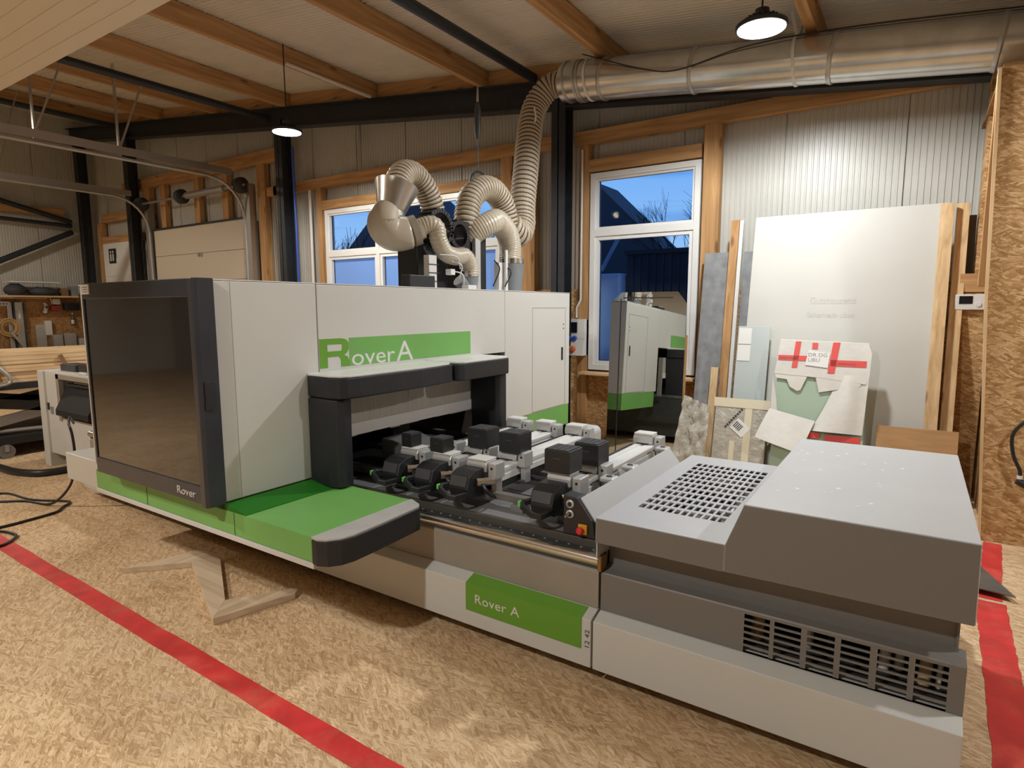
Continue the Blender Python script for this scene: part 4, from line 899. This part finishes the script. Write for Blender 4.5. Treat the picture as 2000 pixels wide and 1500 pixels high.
def patch(parent, name, m, pts, x, z, yb, yt, h, off=-.003, th=.002, bev=0):
    return MB().prism(pts, 'Z', 0, th).xf(onlean(x, z, yb, yt, h, off)).build(name, m, parent, bev)
def rect(x0, x1, y0, y1): return [(x0, y0), (x1, y0), (x1, y1), (x0, y1)]
for z in (1.43, 1.25):
    patch(gs, 'paper_label', M_PLASTW, rect(0, .13, 0, .17), -1.575, z, 6.52, 6.80, 1.62)
    b = MB()
    for k in range(6): b.prism(rect(.012, .06, .02+.024*k, .03+.024*k), 'Z', 0, .0005); b.prism(rect(.07, .118, .02+.024*k, .028+.024*k), 'Z', 0, .0005)
    b.xf(onlean(-1.575, z, 6.52, 6.80, 1.62, -.0042)).build('label_print', M_MDFG, gs)
# wrapped frame
wfm = root('wrapped_frame', (-1.5, 6.5, 0), 'framed panel wrapped in clear film with pale tape bars, below the glass sheet', 'wrapped panel')
def lb(name, m, x0, x1, z0, z1, o0, o1, bev=0): return lean(B(x0, x1, o0, o1, z0, z1), 6.38, 6.55, .85).build(name, m, wfm, bev)
lb('film_sheet', M_FILM, -1.72, -1.20, 0, .86, 0, .02)
M_TAPEP = mat('pale_masking_tape', (.66, .60, .44), .5)
lb('tape_bar', M_TAPEP, -1.74, -1.18, .77, .865, -.006, .022); lb('tape_bar', M_TAPEP, -1.42, -1.35, 0, .77, -.004, 0); lb('tape_bar', M_TAPEP, -1.55, -1.50, 0, .42, -.004, 0)
q = MB().prism(rect(0, .16, 0, .13), 'Z', 0, .002).xf(Matrix.Translation((0, 6.38, 0)) @ Matrix.Rotation(-math.atan2(.17, .85), 4, 'X') @ plane_M((-1.56, -.004, .56), (.78, 0, -.62), (.62, 0, .78))); q.build('shipping_label', M_PLASTW, wfm)
q = MB(); [q.prism(rect(.012+.018*k, .022+.018*k, .03, .10), 'Z', 0, .0005) for k in range(5)]
q.xf(Matrix.Translation((0, 6.38, 0)) @ Matrix.Rotation(-math.atan2(.17, .85), 4, 'X') @ plane_M((-1.56, -.0062, .56), (.78, 0, -.62), (.62, 0, .78))).build('label_print', M_BLACK, wfm)
q = MB()
for k in range(9): q.prism(rect(-.02, .0, .0+.03*k, .018+.03*k), 'Z', 0, .0015)
q.xf(Matrix.Translation((0, 6.38, 0)) @ Matrix.Rotation(-math.atan2(.17, .85), 4, 'X') @ plane_M((-1.60, -.004, .55), (.78, 0, -.62), (.62, 0, .78))).build('black_dashes', M_BLACK, wfm)
def crumple(x0, x1, z0, z1, yb, slope, amp, seed, nx=14, nz=18, edge=None):
    r = random.Random(seed); b = MB(); vs = []
    for j in range(nz+1):
        for i in range(nx+1):
            u, v = i/nx, j/nz; x = x0+(x1-x0)*u; z = z0+(z1-z0)*v
            if edge: x, z = edge(u, v, x, z)
            vs.append((x, yb+slope*z-abs(r.gauss(0, amp)), z))
    fs = [(j*(nx+1)+i, j*(nx+1)+i+1, (j+1)*(nx+1)+i+1, (j+1)*(nx+1)+i) for j in range(nz) for i in range(nx)]
    return b.add(vs, fs, True)
b = crumple(-2.14, -1.76, .0, .86, 6.30, .2, .022, 5, edge=lambda u, v, x, z: (x+.10*v*(1-u), z-.10*u*v))
tag(b.build('film_wrapped_panel', M_FILM, None, recalc=False), 'panel in crumpled cloudy plastic film between the mirror and the wrapped frame', 'wrapped panel')
# green board in torn paper
gb = root('paper_wrapped_board', (-.74, 6.4, 0), 'pale green board in torn white wrapping paper with red tape', 'board')
YB_, YT_, HH = 6.33, 6.60, 1.5
def g_l(x, z, off=0): return onlean(x, z, YB_, YT_, HH, off)
lean(B(-1.13, -.34, .0, .03, 0, 1.46), YB_, YT_, HH).build('green_panel', M_GBOARD, gb, .002)
patch(gb, 'paper_top', M_PAPER, [(0, -.02), (.42, -.04), (.80, -.08), (.83, -.02), (.835, .21), (.80, .31), (.03, .33), (.02, .18)], -1.155, 1.17, YB_, YT_, HH, -.012, .012, .004)
patch(gb, 'paper_flap', M_PAPER, [(0, 0), (.02, -.05), (.12, -.06), (.15, -.13), (.22, -.17), (.25, -.16), (.30, -.03), (.29, .02)], -1.155, 1.16, YB_, YT_, HH, -.017, .004, .001)
patch(gb, 'paper_flap', M_PAPER, [(0, .02), (.04, -.13), (.38, -.05), (.40, .0), (.38, .03)], -.78, 1.12, YB_, YT_, HH, -.018, .004, .001)
patch(gb, 'paper_side', M_PAPER, [(0, .28), (.05, .06), (.07, -.1), (.07, -.30), (.0, -.42)], -1.165, .84, YB_, YT_, HH, -.012, .008, .002)
b = MB(); vs = []; n1, n2 = 10, 12
for j in range(n2+1):
    v = j/n2
    for i in range(n1+1):
        u = i/n1; xl = -.80+.23*v**.8; xr = -.33-.02*(1-v); x = xl+(xr-xl)*u
        z = .615+.555*v; bul = .055*math.sin(PI*min(1, u*1.15))*(1.15-v)+.01*math.sin(9*u+5*v)
        vs.append(g_l(x, z, 0) @ Vector((0, 0, bul+.018)))
b.add(vs, [(j*(n1+1)+i, j*(n1+1)+i+1, (j+1)*(n1+1)+i+1, (j+1)*(n1+1)+i) for j in range(n2) for i in range(n1)], True)
b.build('paper_curl', M_PAPER, gb, recalc=False)
b = MB(); vs = []
for j in range(9):
    for i in range(9):
        u, v = i/8, j/8; x = -1.27+.42*u+.10*v; z = .50+.30*v-.12*u*(1-v)-.09*u*v; vs.append(g_l(x, z, 0) @ Vector((0, 0, .03+.10*(1-v)+.015*math.sin(6*u+3*v))))
b.add(vs, [(j*9+i, j*9+i+1, (j+1)*9+i+1, (j+1)*9+i) for j in range(8) for i in range(8)], True); b.build('paper_flap', M_PAPER, gb, recalc=False)
def tp_(x0, x1, z0, z1, sk=0.): patch(gb, 'red_tape_strip', M_REDT, [(x0, z0), (x1, z0), (x1+sk, z1), (x0+sk, z1)], 0, 0, YB_, YT_, HH, -.026, .002)
tp_(-1.13, -.87, 1.29, 1.34); tp_(-1.0, -.95, 1.22, 1.48, .02); tp_(-.83, -.78, 1.41, 1.47); tp_(-.68, -.62, 1.18, 1.48, .03); tp_(-.66, -.36, 1.25, 1.31); tp_(-.93, -.70, .545, .60); tp_(-.66, -.36, .535, .59)
patch(gb, 'delivery_note', M_PLASTW, [(0, 0), (.20, -.02), (.21, .12), (.02, .15)], -.88, 1.25, YB_, YT_, HH, -.030, .002)
for t, z in (('DR DG', 1.335), ('UBU', 1.285)): text(t, .05, 'note_print', M_MDFG, gb, g_l(-.86, z, -.0325), .0003, 1.1)
for (x, z, s) in ((-1.12, 1.302, .028), (-.60, 1.265, .028), (-.60, .60, .03)): text('ZERBRECHLICH', s, 'tape_print', M_DARK, gb, g_l(x, z, -.0282), .0002, .8)
board('plywood_board', -.245, .385, 0, .70, 6.50, 6.62, .018, M_PLY, 'low brown plywood board leaning right of the white board', 'board')
tag(B(-.05, .10, 5.70, 6.3, 0, .3).build('wood_block', TP('Y'), None, .004), 'timber block on the floor behind the machine cover', 'block') if False else None

# mirror-like sheet
mi = root('mirror_sheet', (-2.5, 6.4, 0), 'tall smoky mirror sheet with cut upper corners leaning before the tall window', 'mirror')
MZ, MYB, MYT = 1.97, 6.44, 6.53
def mlean(b): return lean(b, MYB, MYT, MZ)
mp_ = [(-2.95, .02), (-2.07, .02), (-2.07, 1.84), (-2.17, 1.97), (-2.82, 1.97), (-2.95, 1.86)]
mlean(MB().prism(mp_, 'Y', 0, .006)).build('mirror_glass', M_MIRROR, mi)
mlean(MB().prism([(x*1.0+(.006 if x < -2.5 else -.006), z-.006) for x, z in mp_], 'Y', .007, .018)).build('mirror_backing', M_DARK, mi)
mlean(B(-2.835, -2.822, -.002, .0, .03, 1.90)).build('dark_edge_line', M_BLACK, mi)
mlean(B(-2.80, -2.22, -.002, .0, 1.90, 1.912)).build('dark_edge_line', M_BLACK, mi)
mlean(B(-2.95, -2.07, .03, .09, .0, 1.5)).build('rear_support', TB('Z'), mi)

# thermostat in the notch of the cabin wall
th = root('thermostat', (.47, 6.9, 1.77), 'white wall controller with a dark display at the cabin corner', 'thermostat')
B(.285, .515, 6.97, 7.02, 1.77, 1.91).build('controller_body', M_PLASTW, th, .006)
B(.315, .415, 6.966, 6.971, 1.825, 1.895).build('display', M_SCREEN, th)
MB().lathe((.46, 6.97, 1.82), [(.022, 0), (.020, -.01)], 'Y', 20).build('dial', M_PLASTW, th)
B(.24, .54, 7.022, 7.07, 0, 1.92).build('mounting_board', M_OSBX, th)
# hanging cable on the cabin wall
cb = root('power_cable', (.75, 5.7, .4), 'black cable with a plug hanging down the cabin wall at the right edge', 'cable')
MB().tube(smooth_path([(.98, 5.72, 1.10), (.80, 5.71, 1.04), (.70, 5.71, .95), (.65, 5.71, .85), (.665, 5.71, .71), (.71, 5.71, .60), (.715, 5.71, .55)], 8), .012, 8).build('cable', M_CABLE, cb)
MB().tube([(.715, 5.71, .56), (.715, 5.71, .535)], .018, 10).build('white_ring', M_PLASTW, cb)
MB().tube([(.70, 5.71, .52), (.79, 5.71, .47)], .026, 10).build('plug', M_BLACK, cb)
# metal sheet lying beside the machine
tag(MB().prism([(.18, 4.70), (.62, 4.62), (.42, 5.25), (.18, 5.3)], 'Z', .035, .042).xf(Matrix.Identity(4)).build('metal_sheet', mat('dull_steel_sheet', (.20, .21, .21), .35, .6, var=.2)), 'dull triangular steel sheet sticking out behind the machine over the red line', 'metal sheet')
tag(B(.19, .25, 4.75, 5.2, 0, .035).build('support_block', TP('Y')), 'small timber under the dull steel sheet', 'block')

# oak frame offcut on the floor
ok = root('frame_offcut', (-3.7, 2.0, 0), 'zigzag offcut of pale oak boards glued at angles, lying on the floor', 'wood offcut')
def plank(P, m): MB().prism(P, 'Z', .001, .042).build('oak_board', m, ok, .002)
plank([(-4.396, 1.822), (-4.30, 1.99+.05), (-4.256, 2.26), (-4.05, 2.18)][:0] or [(-4.396, 1.822), (-4.10, 2.135), (-4.03, 2.30), (-4.27, 2.27)], timber('oak_', (.50, .37, .24), (.70, .56, .40), 'Y', knots=False))
plank([(-4.10, 2.135), (-3.229, 1.778), (-3.384, 1.946), (-4.03, 2.30)], timber('oak_', (.50, .37, .24), (.70, .56, .40), 'X', knots=False))
plank([(-3.229, 1.778), (-3.105, 2.235), (-3.144, 2.307), (-3.384, 1.946)], timber('oak_', (.50, .37, .24), (.70, .56, .40), 'Y', knots=False))

# ================================================================ LEFT SIDE: CONSOLE, CART, BENCH
cn = root('control_console', (-7.7, 3.1, 0), 'beige steel console cabinet with a black recessed monitor, left of the machine', 'console')
B(-8.32, -8.17, 2.74, 3.6, 0, 1.10).build('side_column', M_WHITE, cn, .004)
b = MB(); b.box(-8.17, -7.86, 2.764, 3.5, .16, 1.10); b.box(-7.86, -6.7, 2.764, 3.5, .16, .60); b.box(-7.86, -6.7, 3.3, 3.5, .60, 1.10); b.box(-7.86, -6.7, 2.764, 3.3, 1.05, 1.10)
b.build('cabinet_body', M_WHITE, cn, .003)
b = MB(); b.box(-7.87, -7.80, 2.755, 2.80, .56, 1.08); b.box(-7.87, -6.7, 2.755, 2.80, 1.03, 1.08); b.build('recess_frame', M_BEIGE, cn)
MB().prism([(2.82, .60), (2.70, .64), (2.70, .70), (2.82, .93)], 'X', -7.79, -7.0).build('monitor_hood', mat('matt_black', (.01, .01, .011), .7), cn)
B(-7.78, -6.8, 2.83, 3.2, .955, .975).build('keyboard_shelf', M_DARK, cn)
B(-7.70, -7.35, 2.86, 3.0, .976, .99).build('keyboard', M_PLASTW, cn)
B(-8.16, -8.12, 2.755, 2.764, .66, .74).build('lock', M_BLACK, cn); B(-8.09, -8.02, 2.758, 2.764, .62, .70).build('type_plate', M_MDFG, cn)
MB().tube([(-8.05, 2.9, 0), (-8.05, 2.9, .16)], .03, 10).build('levelling_foot', M_DARK, cn); MB().tube([(-6.9, 2.9, 0), (-6.9, 2.9, .16)], .03, 10).build('levelling_foot', M_DARK, cn)
tag(B(-7.98, -7.60, 2.85, 3.02, 1.10, 1.185).build('tool_box', M_DARK, None, .008), 'closed dark box on top of the console cabinet', 'box')
tag(B(-7.52, -7.15, 2.85, 3.05, 1.10, 1.20).build('open_tray', M_BLACK, None, .008), 'black open tray on the console, next to the smoked door', 'tray')
tag(MB().lathe((-7.82, 3.12, 1.101), [(.035, 0), (.035, .17), (.02, .20)], 'Z', 16).build('red_can', mat('red_can_paint', (.45, .05, .02), .4)), 'small red can standing behind the dark box on the console', 'can')
tag(B(-7.40, -7.22, 2.80, 2.84, 1.10, 1.125).build('white_handset', M_PLASTW, None, .008), 'white handset lying on the console edge', 'handset')
tag(B(-7.95, -7.35, 2.785, 2.86, 1.10, 1.108).build('paper_sheet', M_PLASTW), 'white paper lying on the console top', 'paper')

# lumber cart
ct = root('scissor_cart', (-9.6, 3.2, 0), 'dark scissor-lift cart on castors carrying the lumber stack', 'cart')
B(-10.6, -9.0, 1.3, 5.0, .83, .91).build('platform', M_BLACK, ct, .004)
B(-10.5, -9.05, 1.5, 4.9, .16, .26).build('base_frame', M_BLACK, ct, .004)
for (y0, y1) in ((1.7, 4.7), (4.7, 1.7)):
    MB().beam((-9.15, y0, .28), (-9.15, y1, .82), .03, .12).build('scissor_arm', M_GALV2 if y0 < 2 else M_DARK, ct); MB().beam((-10.4, y0, .28), (-10.4, y1, .82), .03, .12).build('scissor_arm', M_DARK, ct)
MB().tube([(-9.3, 2.0, .32), (-9.0, 3.6, .30)], .03, 8).build('hydraulic_rod', M_GALV2, ct)
for (x, y) in ((-9.05, 2.60), (-9.05, 4.7), (-10.4, 2.6), (-10.4, 4.7)):
    k = MB().lathe((x, y, .085), [(.085, -.02), (.085, .02)], 'X', 20).build('castor', mat('grey_castor', (.16, .15, .14), .5), ct); B(x-.03, x+.03, y-.02, y+.02, .085, .165).build('castor_fork', M_GALV2, k)
MB().tube(smooth_path([(-9.1, 1.9, 1.8), (-9.0, 2.40, 1.5), (-8.98, 2.52, 1.2), (-8.96, 2.68, .98), (-8.96, 2.62, .90), (-8.96, 2.3, .90), (-8.96, 1.9, .95)], 6), .022, 8).build('push_handle', M_GALV2, ct)
r_ = random.Random(3); z = .91; hs = [.045, .035, .05, .04, .05, .045, .055, .05]
names = ['lowest', 'second lowest', 'third from the bottom', 'fourth from the bottom', 'fourth from the top', 'third from the top', 'second from the top', 'topmost']
for h, nm in zip(hs, names):
    w = .30; dy = r_.uniform(-.12, .12)
    tag(B(-9.3, -9.0+r_.uniform(-.035, .0), 1.2+dy, 5.2+dy, z+.001, z+h-.001).build('lumber_plank', TP('Y'), None, .003), 'sawn pale plank, %s in the stack on the scissor cart' % nm, 'plank', 'planks stacked on the scissor cart')
    z += h
for k, nm in enumerate(('second', 'third')):
    tag(B(-9.61-.31*k, -9.31-.31*k, 1.3, 5.2, .912, z-.002).build('lumber_plank', TP('Y'), None, .003), 'thick pale beam lying %s from the front on the scissor cart' % nm, 'plank', 'planks stacked on the scissor cart')
for (y, z0_, z1_) in ((2.60, .93, 1.15), (3.30, 1.02, 1.22)): tag(MB().beam((-8.99, y, z0_), (-8.99, y-.08, z1_), .004, .05).build('packing_strap', mat('brown_strap', (.24, .13, .05), .6)), 'brown packing strap hanging over the planks %s' % ('nearer the handle' if y < 3 else 'nearer the console'), 'strap')

# tool wall and bench at the far left wall (x = -18.5)
XT = -18.42
def onwall(nm, y0, y1, z0, z1, m, lab, cat, th=.06, bev=.01): return tag(B(XT-.08, XT-.08+th+.0, y0, y1, z0, z1).build(nm, m, None, bev), lab, cat)
tag(B(-18.49, -17.9, -1.0, 6.95, 2.07, 2.11).build('wall_shelf', TP('Y'), None, .004), 'long pale shelf above the tool wall', 'shelf')
def wbox(nm, y0, y1, z0, z1, m, lab, cat, th=.06, bev=.008): return tag(B(-18.49, -18.49+th, y0, y1, z0, z1).build(nm, m, None, bev), lab, cat)
M_LG = mat('light_grey_tool', (.42, .41, .37), .5, var=.1)
wbox('steel_profile', 5.60, 5.70, .80, 1.95, M_GALV2, 'narrow grey steel profile left of the wide one on the tool wall', 'profile')
sp_ = root('steel_profile', (-18.45, 5.82, .80), 'wide grey steel profile with a small slot on the tool wall', 'profile')
B(-18.49, -18.40, 5.74, 5.90, .79, 1.95).build('web', M_GALV2, sp_); B(-18.49, -18.36, 5.71, 5.735, .79, 1.95).build('flange', M_DARK, sp_); B(-18.49, -18.36, 5.905, 5.93, .79, 1.93).build('flange', M_DARK, sp_); B(-18.395, -18.385, 5.80, 5.84, 1.55, 1.75).build('slot_label', M_PLASTW, sp_)
sk = root('socket_strip', (-18.4, 5.55, 1.86), 'pale triple socket block with its cable duct at the left edge', 'socket box')
B(-18.49, -18.38, 5.42, 5.64, 1.86, 1.965).build('socket_body', M_PLASTW, sk, .008); MB().tube([(-18.47, 5.5, 1.96), (-18.47, 5.5, 2.05), (-18.47, 6.45, 2.05)], .012, 8).build('cable_duct', M_PLASTW, sk)
for k in range(3): MB().lathe((-18.375, 5.46+.065*k, 1.91), [(.024, 0), (.024, .004)], 'X', 12).build('outlet', M_MDFG, sk)
dm = root('handheld_blower', (-18.42, 6.37, 1.67), 'white handheld blower hanging on the tool wall', 'power tool')
MB().tube(smooth_path([(-18.40, 6.35, 1.93), (-18.38, 6.38, 1.88), (-18.38, 6.37, 1.78), (-18.38, 6.34, 1.68)], 5), .04, 12, rf=lambda i: .03+.025*(i % 15)/15).build('body', M_PLASTW, dm); B(-18.36, -18.33, 6.36, 6.40, 1.80, 1.86).build('trigger', M_BLACK, dm)
cr_ = root('paper_dispenser', (-18.42, 6.6, 1.90), 'white dispenser box with a hook, above the red holder', 'dispenser')
B(-18.49, -18.34, 6.53, 6.69, 1.90, 2.04).build('dispenser_box', M_PLASTW, cr_, .01); MB().tube(smooth_path([(-18.40, 6.53, 1.92), (-18.40, 6.50, 2.08), (-18.40, 6.54, 2.15), (-18.40, 6.58, 2.09)], 5), .014, 8).build('hook', M_PLASTW, cr_)
wbox('red_holder', 6.49, 6.69, 1.74, 1.87, mat('red_plastic_box', (.40, .04, .03), .45), 'red box under the white dispenser on the tool wall', 'box', .12)
wbox('black_case', 6.78, 7.12, 1.75, 1.93, M_BLACK, 'black oblong case on the tool wall beside the corner column', 'case', .14)
co = root('cable_coil', (-18.3, 5.6, 1.3), 'thick coil of yellowish hose hanging at the left edge', 'coil')
for k in range(6):
    r = .13+.017*k; MB().tube([(-18.36+.02*(k % 3), 5.58+r*math.cos(g)*.95, 1.34+r*math.sin(g)) for g in [2*PI*j/24 for j in range(25)]], .016, 7, caps=False).build('coil_turn', mat('yellow_hose', (.55, .36, .15), .5), co)
MB().beam((-18.3, 5.60, 1.22), (-18.25, 5.85, .80), .07, .05).build('vacuum_pipe', M_LG, co)
wbox('grey_board', 6.14, 6.36, .78, 1.39, M_LG, 'narrow grey board standing on the bench by the white tool', 'board', .05)
wbox('white_machine_part', 6.34, 6.48, 1.12, 1.49, M_PLASTW, 'slanting white tool body between the grey board and the grey boxes', 'tool', .10)
wbox('grey_case', 6.45, 6.66, .76, 1.13, M_LG, 'left grey case standing on the bench under the white tool', 'case', .2)
wbox('grey_case', 6.69, 6.96, .76, 1.16, M_LG, 'wider grey case standing on the bench near the column', 'case', .2)
wbox('white_case', 7.02, 7.16, .76, 1.02, M_PLASTW, 'small white case beside the corner column', 'case', .2)
bt = root('spray_bottle', (-18.4, 6.95, 1.36), 'small dark bottle with a pale label hanging by the column', 'bottle')
MB().lathe((-18.42, 6.96, 1.36), [(.035, 0), (.035, .20), (.015, .24), (.015, .28)], 'Z', 14).build('bottle_body', mat('brown_bottle', (.10, .06, .03), .3), bt); MB().lathe((-18.42, 6.96, 1.40), [(.037, 0), (.037, .10)], 'Z', 14).build('bottle_label', M_PLASTW, bt)
MB().lathe((-18.42, 6.96, 1.64), [(.02, 0), (.02, .04)], 'Z', 12).build('cap', M_PLASTW, bt)
wb_ = root('workbench', (-18.1, 4, 0), 'long workbench with pale top under the tool wall', 'workbench')
B(-18.49, -17.75, 0, 7.0, .70, .76).build('bench_top', TP('Y'), wb_, .004); B(-17.85, -17.82, 0, 7.0, 0, .70).build('bench_front', M_OSBY, wb_)
# bags and boxes on the shelf
def lump(nm, y0, y1, z0, z1, m, lab, cat, seed, x=-18.2):
    r = random.Random(seed); b = MB(); vs = []; nu, nv = 12, 7
    for j in range(nv):
        for i in range(nu):
            g = 2*PI*i/nu; v = j/(nv-1); rr = math.sin(PI*min(.97, max(.05, v*.9+.08)))**.4*(1+r.uniform(-.10, .10))
            vs.append((x+.22*rr*math.sin(g), (y0+y1)/2+(y1-y0)/2*rr*math.cos(g), z0+(z1-z0)*v*(1+r.uniform(-.06, .02))))
    b.add(vs, [(j*nu+i, j*nu+(i+1) % nu, (j+1)*nu+(i+1) % nu, (j+1)*nu+i) for j in range(nv-1) for i in range(nu)], True); b.add(vs[:nu], [tuple(range(nu))[::-1]]); b.add(vs[-nu:], [tuple(range(nu))])
    return tag(b.build(nm, m), lab, cat)
M_BAG = mat('dark_grey_fabric', (.05, .055, .065), .7, bump=.6, bscale=12, var=.3)
lump('fabric_bag', 5.50, 5.95, 2.115, 2.40, M_BAG, 'rumpled dark bag on the shelf at the left edge', 'bag', 1)
lump('fabric_bag', 5.98, 6.62, 2.115, 2.33, M_BAG, 'long flat dark bag in the middle of the shelf', 'bag', 2)
tag(B(-18.42, -18.0, 5.58, 6.60, 2.42, 2.45).build('white_board', M_PLASTW, None, .003), 'long white board lying over the dark bags on the shelf', 'board')
tag(B(-18.35, -18.1, 6.66, 6.80, 2.11, 2.30).build('brown_box', mat('brown_cardboard', (.22, .13, .07), .7), None, .004), 'small brown box on the shelf next to the long bag', 'box')
tag(B(-18.35, -18.1, 6.88, 7.02, 2.11, 2.36).build('grey_box', M_MDFG, None, .004), 'grey box at the column end of the shelf', 'box')
# hoses and cable on the floor
tag(MB().tube(smooth_path([(-9.6, 1.9, .04), (-8.6, 2.30, .04), (-8.1, 2.36, .04), (-7.8, 2.46, .04), (-7.7, 2.62, .04), (-7.65, 2.9, .05), (-7.5, 3.3, .05)], 8), .038, 12).build('floor_hose', M_BLACK), 'thick dark hose on the floor running to the console', 'hose')
tag(MB().tube(smooth_path([(-7.6, 2.83, .08), (-7.75, 2.75, .05), (-7.9, 2.8, .02), (-7.8, 3.0, .02), (-7.6, 2.95, .06)], 8), .018, 8).build('loose_tube', M_LG), 'short pale looped tube at the foot of the console', 'tube')
tag(MB().tube(smooth_path([(-6.95, 2.55, .66), (-6.60, 2.40, .78), (-6.15, 2.22, .80), (-6.05, 2.20, .72), (-6.03, 2.2, .58), (-6.06, 2.2, .42), (-6.18, 2.2, .24), (-6.38, 2.17, .08), (-6.55, 2.13, .012), (-6.84, 2.06, .012), (-7.05, 1.90, .012), (-7.25, 1.84, .012), (-7.3, 2.05, .012), (-6.85, 2.11, .012), (-6.52, 2.27, .012), (-6.42, 2.26, .012), (-6.34, 2.18, .012), (-6.23, 2.09, .012), (-6.19, 1.89, .012), (-6.17, 1.70, .012), (-6.2, 1.4, .012), (-6.10, 1.62, .012), (-5.92, 1.68, .012), (-5.79, 1.66, .012), (-5.68, 1.53, .012), (-5.75, 1.35, .012)], 7), .011, 8).build('loose_cable', M_CABLE), 'black cable hanging from the console and looping over the red line', 'cable')

# ================================================================ OUTSIDE THE WINDOWS
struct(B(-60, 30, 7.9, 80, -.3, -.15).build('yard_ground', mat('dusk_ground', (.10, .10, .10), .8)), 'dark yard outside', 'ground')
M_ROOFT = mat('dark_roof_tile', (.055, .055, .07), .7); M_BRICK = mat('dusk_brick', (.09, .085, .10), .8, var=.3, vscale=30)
def house(x0, x1, y0, y1, ze, zr, lab, ax='Y'):
    r = root('house', ((x0+x1)/2, y0, 0), lab, 'house')
    B(x0, x1, y0, y1, -.15, ze).build('house_wall', M_BRICK, r)
    xm = (x0+x1)/2
    MB().prism([(x0-.4, ze-.1), (x1+.4, ze-.1), (xm, zr)], 'Y', y0-.3, y1+.3).build('house_roof', M_ROOFT, r)
    return r
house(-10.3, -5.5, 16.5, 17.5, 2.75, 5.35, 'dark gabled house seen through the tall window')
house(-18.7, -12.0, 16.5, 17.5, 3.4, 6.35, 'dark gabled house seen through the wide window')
cn2 = root('dark_container', (-5.4, 11.2, 0), 'dark ribbed container standing outside the tall window', 'container')
MB().prism([(x, 11.2+d) for x, d in ribs(-4.75, -2.2, .15, -.03)]+[(-2.2, 13.5), (-4.75, 13.5)], 'Z', -.1, 2.86).build('container_body', mat('dark_container_paint', (.035, .035, .055), .6), cn2)
B(-4.78, -2.18, 11.14, 13.5, 2.80, 2.88).build('top_rail', M_STEEL, cn2)
aw = root('blue_van', (-5.2, 11, 0), 'pale blue vehicle body outside behind the mirror', 'vehicle')
MB().prism([(-6.4, .35), (-4.78, .35), (-4.78, 2.45), (-6.2, 2.45)], 'Y', 11.0, 13).build('van_body', mat('pale_blue_paint', (.30, .42, .62), .4), aw, .06)
MB().beam((-5.15, 10.9, 2.5), (-4.72, 10.9, 3.25), .10, .04).build('van_strut', MATS['pale_blue_paint'], aw)
for x in (-6.0, -5.1): MB().lathe((x, 11.0, .25), [(.36, -.1), (.36, .1)], 'Y', 24).build('wheel', M_BLACK, aw)
tr_ = root('bare_tree', (-3.7, 14.9, 0), 'bare branching tree against the dusk sky', 'tree')
b = MB(); rt_ = random.Random(11)
def branch(p, d, L, r, dep):
    q = p+d*L; b.tube([p, q], r, 5, caps=False, rf=lambda i: r*(1-.35*i))
    if dep == 0: return
    for k in range(3 if dep > 1 else 4):
        a = Vector((rt_.uniform(-.7, .7), rt_.uniform(-.5, .5), rt_.uniform(-.1, .5))); branch(p+d*L*rt_.uniform(.55, 1), (d+a).normalized(), L*rt_.uniform(.6, .8), r*.6, dep-1)
for x in (-4.0, -3.3): branch(Vector((x, 14.9, -.1)), Vector((0, 0, 1)), 1.75, .05, 5)
b.build('branches', mat('dark_bark', (.03, .028, .03), .9), tr_, recalc=False)
tr2 = root('bare_bush', (-16, 14.6, 0), 'bare bush beyond the wide window', 'tree')
b = MB()
for x in (-17.6, -16.4, -11.6): branch(Vector((x, 14.6, -.1)), Vector((0, 0, 1)), 1.9, .06, 4)
b.build('branches', MATS['dark_bark'], tr2, recalc=False)
